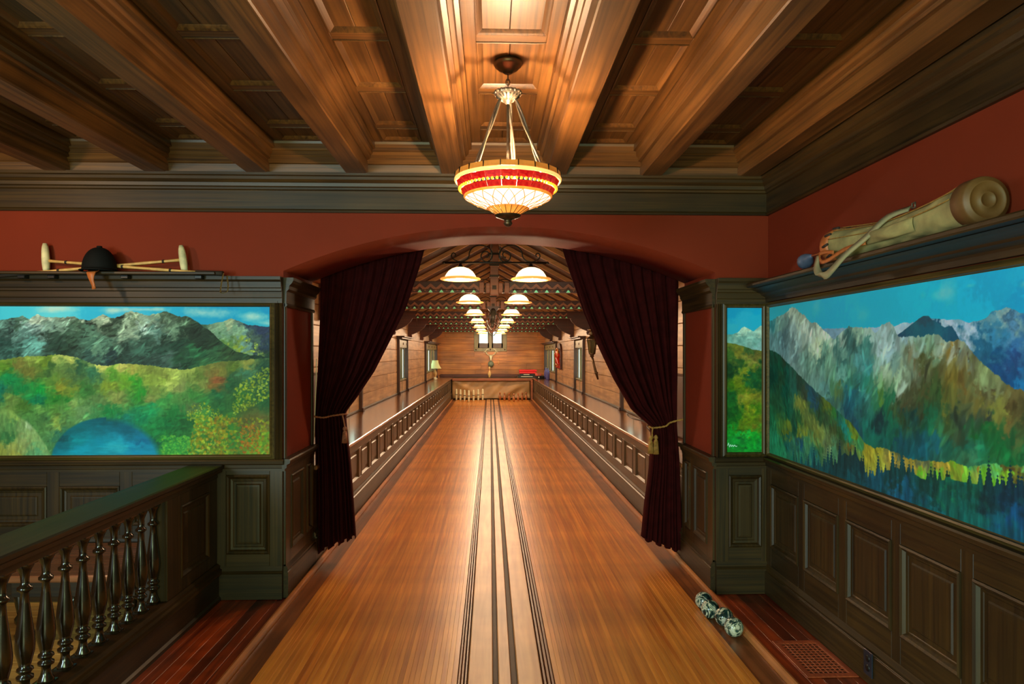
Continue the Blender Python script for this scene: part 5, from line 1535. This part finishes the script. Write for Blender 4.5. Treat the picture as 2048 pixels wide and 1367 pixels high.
for j in range(17):
    for i in range(13):
        u, v = i / 12, j / 16
        a = pi * (.93 + .30 * u) - .1
        bulge = .022 * (max(0, sin(pi * u)) ** .5) * (max(0, sin(pi * v)) ** .5) * (1 + .25 * sin(9 * v + 5 * u))
        rb = np.interp(.30 + .34 * v, [p[1] for p in prof], [p[0] for p in prof]) + .002
        q.v.append(((rb + bulge) * cos(a), .30 + .34 * v, .084 - .018 * sin(pi * (.30 + .34 * v) / .96) + (rb + bulge) * sin(a) * 1.0))
for j in range(16):
    for i in range(12):
        a = j * 13 + i
        q.f.append((a, a + 1, a + 14, a + 13)); q.sm.append(True)
obj('pocket', q, canv, t)
rad_ = lambda y_: float(np.interp(y_, [p[1] for p in prof], [p[0] for p in prof])) + .0035
for a in (2.25, 1.75, 2.85):
    obj('seam', MB().tube([(rad_(y_) * cos(a), y_, .084 - .018 * sin(pi * y_ / .96) + rad_(y_) * sin(a)) for y_ in np.linspace(.07, .93, 24)], .0026, 5), M['gold'], t)
obj('strap', ribbon(smooth([(.0, .42, .146), (-.045, .50, .125), (-.078, .60, .06), (-.115, .70, .0), (-.128, .78, -.05), (-.125, .86, -.075), (-.118, .94, -.055), (-.10, 1.00, -.01), (-.085, 1.01, .04)], 4), .017, (0, 1, .35)), plain('grey_web_strap', (150, 140, 104), rough=.7), t)
obj('handle', ribbon(smooth([(-.07, .62, .04), (-.095, .74, .03), (-.108, .86, .0), (-.104, .94, .0), (-.094, .985, .04), (-.09, .93, .045), (-.098, .84, .03)], 4), .009, (0, .2, 1)), tan_, t)
obj('buckle', MB().tube([(.01, .42, .146), (.01, .42, .166), (.01, .40, .166), (.01, .40, .146)], .004, 6, closed=True), M['silver'], t)
t = thing('golf_club', 'golf club with dark blue-grey wooden head sticking out of the bag', 'golf club', (1.70, 3.62, RZ))
obj('shaft', MB().tube([(.0, -.62, .075), (.0, -.30, .078), (.0, -.045, .080)], [.007, .006, .006], 8), tan_, t)
obj('club_head', MB().tube([(0, -.07, .080), (0, -.05, .079), (0, -.035, .072), (0, -.01, .064), (0, .02, .060), (0, .04, .058), (0, .052, .056)], [.006, .014, .028, .039, .041, .032, .012], 18), plain('blue_grey_persimmon', (84, 96, 120), rough=.3, var=.3, scale=20), t)

# ------------------------------------------------------------------ curtains
def curtain(name, label, inner, outer, side):
    """velvet drape pulled in by a cord: edges given down its height, folds gather to the cord"""
    zi = [p[1] for p in inner]; xi_ = [p[0] for p in inner]
    zo = [p[1] for p in outer]; xo = [p[0] for p in outer]
    nu_, nv_ = 150, 90
    q = MB()
    for j in range(nv_ + 1):
        s = j / nv_
        for i in range(nu_ + 1):
            u = i / nu_
            xi0 = np.interp(s, IS, xi_); z_in = np.interp(s, IS, zi)
            xo0 = np.interp(s, OS, xo); z_out = np.interp(s, OS, zo)
            x = xi0 + (xo0 - xi0) * u
            z = z_in + (z_out - z_in) * u
            if s < .02: z = arch_z(x) + .05
            wid = abs(xo0 - xi0)
            amp = .012 + .030 * max(0, 1 - wid / .9)
            ph = u * 2 * pi * 9 + 1.4 * sin(u * 7 + side) + .5 * sin(s * 5 + u * 3)
            y = YC + amp * sin(ph) + .35 * amp * sin(ph * 2.3 + 1.3) + .03 * math.exp(-((s - TIE) / .12) ** 2) * 0
            x += .25 * amp * cos(ph)
            if s > .985: z += .012 * sin(ph * .5) 
            q.v.append((x, y, z))
    for j in range(nv_):
        for i in range(nu_):
            a = j * (nu_ + 1) + i
            q.f.append((a, a + 1, a + nu_ + 2, a + nu_ + 1)); q.sm.append(True)
    o = obj(name, q, M['velvet'])
    md = o.modifiers.new('cloth', 'SOLIDIFY'); md.thickness = .004
    tag(o, label, 'curtain', None)
    return o


YC = D2 + .09
def cw(x, y): 
    X, _, Z = px2w(x, y, Y=YC)
    return X, Z


TIE = .56
IS = [0, .08, .2, .3, .4, .48, .54, TIE, .60, .72, .86, 1]
OS = [0, .2, .4, TIE, .7, .85, 1]
inn = [cw(*p) for p in [(852, 488), (840, 532), (812, 615), (782, 676), (748, 742), (712, 795), (694, 818), (690, 826), (692, 848), (700, 915), (706, 985), (712, 1072)]]
out = [cw(*p) for p in [(642, 553), (640, 640), (636, 740), (631, 828), (632, 920), (632, 1010), (629, 1106)]]
curtain('curtain', 'dark burgundy velvet curtain tied back at the left side of the arch', inn, out, -1)
inn = [cw(*p) for p in [(1122, 490), (1138, 540), (1168, 625), (1196, 690), (1228, 758), (1264, 818), (1296, 845), (1302, 851), (1305, 872), (1300, 935), (1290, 1005), (1283, 1074)]]
out = [cw(*p) for p in [(1358, 556), (1356, 640), (1354, 740), (1350, 848), (1356, 920), (1360, 1010), (1364, 1102)]]
curtain('curtain', 'reddish brown velvet curtain tied back at the right side of the arch', inn, out, 1)
for side, (x0, x1) in (('left', (JL - .03, -.42)), ('right', (.50, JR + .03))):
    pts = [(x0 + (x1 - x0) * i / 20, YC - .01, arch_z(min(max(x0 + (x1 - x0) * i / 20, JL + .001), JR - .001)) + .055) for i in range(21)]
    tag(obj('curtain_rail', MB().tube(pts, .014, 8), M['black']), 'curved black curtain rail behind the %s half of the arch' % side, 'rail')


def twist(pts, r, turns, n=6):
    """two-strand cord along a path"""
    pts = smooth(pts, 12)
    q = MB()
    for k in range(2):
        st = []
        for i, p in enumerate(pts):
            tt = (pts[min(i + 1, len(pts) - 1)] - pts[max(i - 1, 0)]).normalized()
            a = tt.cross(Vector((0, 0, 1)))
            if a.length < .1: a = tt.cross(Vector((1, 0, 0)))
            a.normalize(); b = tt.cross(a)
            an = 2 * pi * turns * i / len(pts) + pi * k
            st.append(p + (a * cos(an) + b * sin(an)) * r * .55)
        q.tube(st, r * .6, n)
    return q


def tassel(t, x, y, z, s, m, cap='tassel'):
    q = MB().lathe([(.004, .03), (.012, .022), (.016, .010), (.012, .0), (.009, -.004), (.014, -.012), (.016, -.02)], (x, y, z), 14)
    for k in range(26):
        a = 2 * pi * k / 26
        rr = .014
        q.tube([(x + rr * cos(a), y + rr * sin(a), z - .018), (x + rr * 1.5 * cos(a), y + rr * 1.5 * sin(a), z - .018 - s)], .0026, 4)
    return obj(cap, q, m, t)


goldred = plain('red_gold_cord', (130, 66, 34), rough=.7, var=.4, scale=90)
tz = cw(690, 828)
t = thing('tieback', 'twisted red and gold cord with tassel holding the left curtain', 'tieback', (0, 0, 0))
p = [(JL + .003, YC - .10, cw(622, 829)[1]), (JL + .08, YC - .075, cw(650, 831)[1] - .004), (tz[0] - .08, YC - .075, tz[1] - .002), (tz[0] - .005, YC - .05, tz[1] + .006), (tz[0] + .005, YC + .02, tz[1]), (tz[0] - .08, YC + .07, tz[1]), (JL + .1, YC + .07, tz[1])]
obj('cord', twist(p, .008, 26), goldred, t)
obj('loop', twist([(tz[0] - .006, YC - .058, tz[1]), (tz[0] + .006, YC - .062, tz[1] - .05), (tz[0] + .012, YC - .062, tz[1] - .09)], .006, 8), goldred, t)
tassel(t, tz[0] + .012, YC - .062, tz[1] - .11, .075, goldred)
tz = cw(1302, 852)
t = thing('tieback', 'twisted pale gold cord with two tassels holding the right curtain', 'tieback', (0, 0, 0))
p = [(JR - .003, YC - .10, cw(1368, 834)[1]), (JR - .10, YC - .075, cw(1340, 842)[1]), (tz[0] + .09, YC - .075, tz[1] + .01), (tz[0] + .01, YC - .05, tz[1] - .004), (tz[0] - .006, YC + .02, tz[1]), (tz[0] + .08, YC + .07, tz[1]), (JR - .1, YC + .07, tz[1])]
obj('cord', twist(p, .008, 26), M['gold'], t)
obj('loop', twist([(tz[0], YC - .058, tz[1]), (tz[0] - .006, YC - .062, tz[1] - .05), (tz[0] + .0, YC - .064, tz[1] - .08)], .006, 8), M['gold'], t)
tassel(t, tz[0] - .018, YC - .068, tz[1] - .09, .085, M['gold'])
tassel(t, tz[0] + .022, YC - .066, tz[1] - .085, .095, M['gold'])
tag(obj('cable', MB().tube(smooth([(JL + .02, D2 + .05, 1.50), (JL + .018, D2 + .05, 1.36), (JL + .012, D2 + .05, 1.18), (JL + .006, D2 + .05, 1.02), (JL + .004, D2 + .03, .90)], 6), .003, 6), M['white']), 'thin white cable hanging beside the left curtain', 'cable')
tag(obj('cabinet', MB().box(AR - .10, AR - .002, 6.3, 7.3, CT + .002, 1.34, .02), M['framedark']), 'dark low wall box behind the right curtain edge', 'box')
tag(obj('cabinet', MB().box(AL + .002, AL + .10, 6.3, 7.4, CT + .002, 1.34, .02), M['framedark']), 'dark low wall box behind the left curtain edge', 'box')
# extension cable on the right counter
tag(obj('power_cord', MB().tube(smooth([(AR - .06, 9.2, CT + .01), (AR - .12, 8.6, CT + .006), (AR - .05, 8.0, CT + .006), (AR - .16, 7.6, CT + .006), (AR - .22, 7.2, CT + .008)], 6), .006, 6), M['black']), 'black power cord lying on the right counter near the curtain', 'cable')

# ------------------------------------------------------------------ pendant lamp
PX, PY = .080, 3.05
t = thing('pendant_lamp', 'leaded glass bowl pendant lamp in amber, red and white hanging before the arch', 'lamp', (PX, PY, 0))
obj('canopy', MB().lathe([(0, 2.790), (.020, 2.792), (.024, 2.800), (.045, 2.808), (.050, 2.816), (.058, 2.820), (.064, 2.830), (.064, 2.842), (0, 2.846)], (0, 0, 0), 28), M['bronze'], t)
q = MB()
z = 2.785
k = 0
while z > 2.715:
    q.tube([((.009 if k % 2 else 0) * cos(a), (0 if k % 2 else .009) * cos(a), z - .012 + .015 * sin(a)) for a in [2 * pi * j / 10 for j in range(10)]], .003, 6, closed=True)
    z -= .022; k += 1
obj('chain', q, M['bronze'], t)
q = MB().lathe([(0, 2.722), (.020, 2.720), (.040, 2.716), (.058, 2.706), (.060, 2.698), (.052, 2.688), (.036, 2.676), (.020, 2.668), (.012, 2.655), (0, 2.650)], (0, 0, 0), 28)
for k in range(18):
    a = 2 * pi * k / 18
    q.sphere((.058 * cos(a), .058 * sin(a), 2.702), .0075, 8, 6)
    q.tube([(.052 * cos(a), .052 * sin(a), 2.687), (.022 * cos(a), .022 * sin(a), 2.668)], .004, 5)
obj('hub', q, M['silver'], t)
obj('rod', MB().tube([(0, 0, 2.66), (0, 0, 2.20)], .006, 8), M['silver'], t)
RT, RZT = .222, 2.335
for k, a in enumerate((radians(180 + 8), radians(-12), radians(76))):
    p = [(.036 * cos(a), .036 * sin(a), 2.672), (.5 * (RT * .72 + .036) * cos(a), .5 * (RT * .72 + .036) * sin(a), 2.50), (RT * .72 * cos(a), RT * .72 * sin(a), 2.330)]
    obj('twisted_chain', twist(p, .0100, 24, 6), M['silver'], t)
M['g_rim'] = glow('glass_amber', (206, 124, 50), .42, (160, 90, 36), 12)
M['g_cream'] = glow('glass_cream', (255, 206, 120), .85)
M['g_red'] = glow('glass_red', (170, 4, 14), .62, (226, 60, 34), 26)
M['g_yel'] = glow('glass_yellow', (255, 190, 50), 1.0)
M['g_white'] = glow('glass_white', (255, 240, 216), 1.5)
M['g_amb'] = glow('glass_honey', (250, 160, 66), .8, (220, 110, 36), 14)
M['lead'] = glow('lead_came', (214, 140, 60), .55)


def pane(r0, z0, r1, z1, da, th=.004, gap=.0):
    """flat glass pane between two heights, da wide"""
    q = MB()
    vs = []
    for r, z in ((r0, z0), (r1, z1)):
        for s_ in (-1, 1):
            vs.append((r * cos(s_ * da / 2), r * sin(s_ * da / 2), z))
        for s_ in (-1, 1):
            vs.append(((r - th) * cos(s_ * da / 2), (r - th) * sin(s_ * da / 2), z))
    q.add(vs, [(0, 1, 5, 4), (2, 6, 7, 3), (0, 2, 3, 1), (4, 5, 7, 6), (0, 4, 6, 2), (1, 3, 7, 5)])
    return q


def ringof(name, n, me, m, a0=0.0, par=t):
    out = []
    for k in range(n):
        o = link(name, me, m, par)
        o.rotation_euler = (0, 0, a0 + 2 * pi * k / n)
        out.append(o)
    return out


n16 = 20
ringof('rim_pane', n16, pane(.234, 2.342, .238, 2.318, 2 * pi / n16 * .965).mesh('rim_pane'), M['g_rim'])
ringof('came', n16, MB().box(.232, .2395, -.0018, .0018, 2.317, 2.343).mesh('came'), M['iron'], pi / n16)
obj('cream_edge', MB().lathe([(.2385, 2.317), (.240, 2.312), (.237, 2.304), (.232, 2.303), (.233, 2.317)], (0, 0, 0), n16 * 2), M['g_cream'], t)
ringof('red_pane', n16, pane(.230, 2.302, .2165, 2.277, 2 * pi / n16 * .99).mesh('red_pane'), M['g_red'])
q = MB()
nb = 66
bd = MB().sphere((.216, 0, 2.272), .0068, 8, 6).mesh('bead')
ringof('bead', nb, bd, M['g_yel'])
ringof('lower_red_pane', n16, pane(.2115, 2.266, .196, 2.243, 2 * pi / n16 * .99).mesh('lower_red_pane'), M['g_red'])
obj('honey_band', MB().lathe([(.1965, 2.243), (.198, 2.238), (.193, 2.232), (.188, 2.234), (.190, 2.243)], (0, 0, 0), n16 * 2), M['g_amb'], t)
# white diamonds between honey-coloured lead lines
def wr(z): return float(np.interp(z, [2.188, 2.21, 2.232], [.096, .150, .190]))
wh = MB().lathe([(wr(z), z) for z in (2.232, 2.221, 2.21, 2.199, 2.188)] + [(wr(2.188) - .004, 2.189), (wr(2.21) - .004, 2.212), (wr(2.232) - .004, 2.232)], (0, 0, 0), 48)
obj('white_bowl', wh, M['g_white'], t)
q = MB()
nd = 20
for k in range(nd):
    for sgn in (-1, 1):
        pts = []
        for j in range(7):
            z = 2.232 - .044 * j / 6
            a = 2 * pi * (k + sgn * j / 6) / nd
            r = wr(z) + .0008
            pts.append((r * cos(a), r * sin(a), z))
        q.tube(pts, .0019, 4)
obj('came_lattice', q, M['lead'], t)
jw = MB().sphere((wr(2.21) + .001, 0, 2.21), .0042, 6, 5).mesh('jewel')
ringof('jewel', nd, jw, M['g_amb'], pi / nd)
ringof('honey_pane', n16, pane(.0965, 2.187, .050, 2.160, 2 * pi / n16 * .93).mesh('honey_pane'), M['g_amb'])
ringof('lower_came', n16, MB().tube([(.0975, 0, 2.187), (.0510, 0, 2.159)], .0013, 5).mesh('lower_came'), M['iron'], pi / n16)
obj('finial', MB().lathe([(.058, 2.158), (.055, 2.150), (.035, 2.143), (.018, 2.136), (.016, 2.130), (.020, 2.122), (.016, 2.114), (.010, 2.108), (0, 2.104)], (0, 0, 0), 24), M['bronze'], t)

# ------------------------------------------------------------------ balls in the right gutter
bmat, bn, bb = nt('marbled_ball')
tc = N(bn, 'ShaderNodeTexCoord')
g = N(bn, 'ShaderNodeTexNoise'); g.inputs['Scale'].default_value = 11; g.inputs['Detail'].default_value = 3; g.inputs['Distortion'].default_value = 2.6
oi = N(bn, 'ShaderNodeObjectInfo')
ad = N(bn, 'ShaderNodeVectorMath', operation='ADD'); scl = N(bn, 'ShaderNodeVectorMath', operation='SCALE')
scl.inputs[0].default_value = (5, 9, 3)
bn.links.new(oi.outputs['Random'], scl.inputs['Scale']); bn.links.new(scl.outputs[0], ad.inputs[1]); bn.links.new(tc.outputs['Object'], ad.inputs[0])
bn.links.new(ad.outputs[0], g.inputs['Vector'])
rr = ramp(bn, [(.38, lin((22, 40, 38))), (.47, lin((60, 84, 78))), (.50, lin((170, 166, 140))), (.56, lin((206, 206, 186))), (.60, lin((70, 96, 90))), (.66, lin((20, 36, 36)))])
bn.links.new(g.outputs['Fac'], rr.inputs['Fac']); bn.links.new(rr.outputs['Color'], bb.inputs['Base Color'])
bb.inputs['Roughness'].default_value = .12
bme = MB().sphere((0, 0, 0), .052, 28, 18).mesh('small_ball')
for (x, y), lb in zip(((1.336, 3.70), (1.332, 3.845), (1.292, 3.965), (1.296, 4.10)), ('nearest of the row of four', 'second nearest of the row of four', 'third, nearly touching the farthest one', 'farthest of the row of four')):
    o = link('small_ball', bme, bmat); o.location = (x, y, .042)
    o.rotation_euler = (x * 9, y * 7, 1)
    tag(o, 'marbled small bowling ball in the right gutter, ' + lb, 'ball', 'small marbled balls in the right gutter')

# ------------------------------------------------------------------ floor grille and wall outlet
t = thing('floor_grille', 'square-holed red-brown wooden floor grille beside the right wainscot', 'floor vent', (0, 0, 0))
gx0, gx1, gy0, gy1 = 1.505, 1.755, 3.19, 3.60
gw = wood('grille_wood', (128, 52, 28), (164, 76, 42), 'Y', rough=.45, vary=.1)
for b in ((gx0, gx1, gy0, gy0 + .035), (gx0, gx1, gy1 - .035, gy1), (gx0, gx0 + .03, gy0 + .035, gy1 - .035), (gx1 - .03, gx1, gy0 + .035, gy1 - .035)):
    obj('border', MB().box(*b, .001, .007, .002), gw, t)
obj('well_shade', MB().box(gx0 + .01, gx1 - .01, gy0 + .01, gy1 - .01, .0006, .0016), M['black'], t)  # flat black sheet standing for the shade below the slats
nx_, ny_ = 8, 12
for i in range(nx_ + 1):
    x = gx0 + .03 + (gx1 - gx0 - .06) * i / nx_
    obj('slat', MB().box(x - .0036, x + .0036, gy0 + .03, gy1 - .03, .0016, .0062, .001), gw, t)
for i in range(ny_ + 1):
    y = gy0 + .035 + (gy1 - gy0 - .07) * i / ny_
    obj('cross_slat', MB().box(gx0 + .03, gx1 - .03, y - .0045, y + .0045, .0016, .0058, .001), gw, t)
oy, oz = px2w(1738, 1325, X=RW - .034)[1:]
t = thing('outlet', 'dark bronze double power outlet low on the right baseboard', 'outlet', (RW - .0345, oy, oz))
obj('cover_plate', MB().box(-.006, 0, -.036, .036, -.058, .058, .002), plain('dark_plate', (44, 50, 64), rough=.3, metal=.5), t)
for s_ in (-1, 1):
    obj('socket', MB().lathe([(.0, -.0085), (.015, -.0085), (.016, -.006)], (0, 0, s_ * .022), 14, 'X'), M['black'], t)
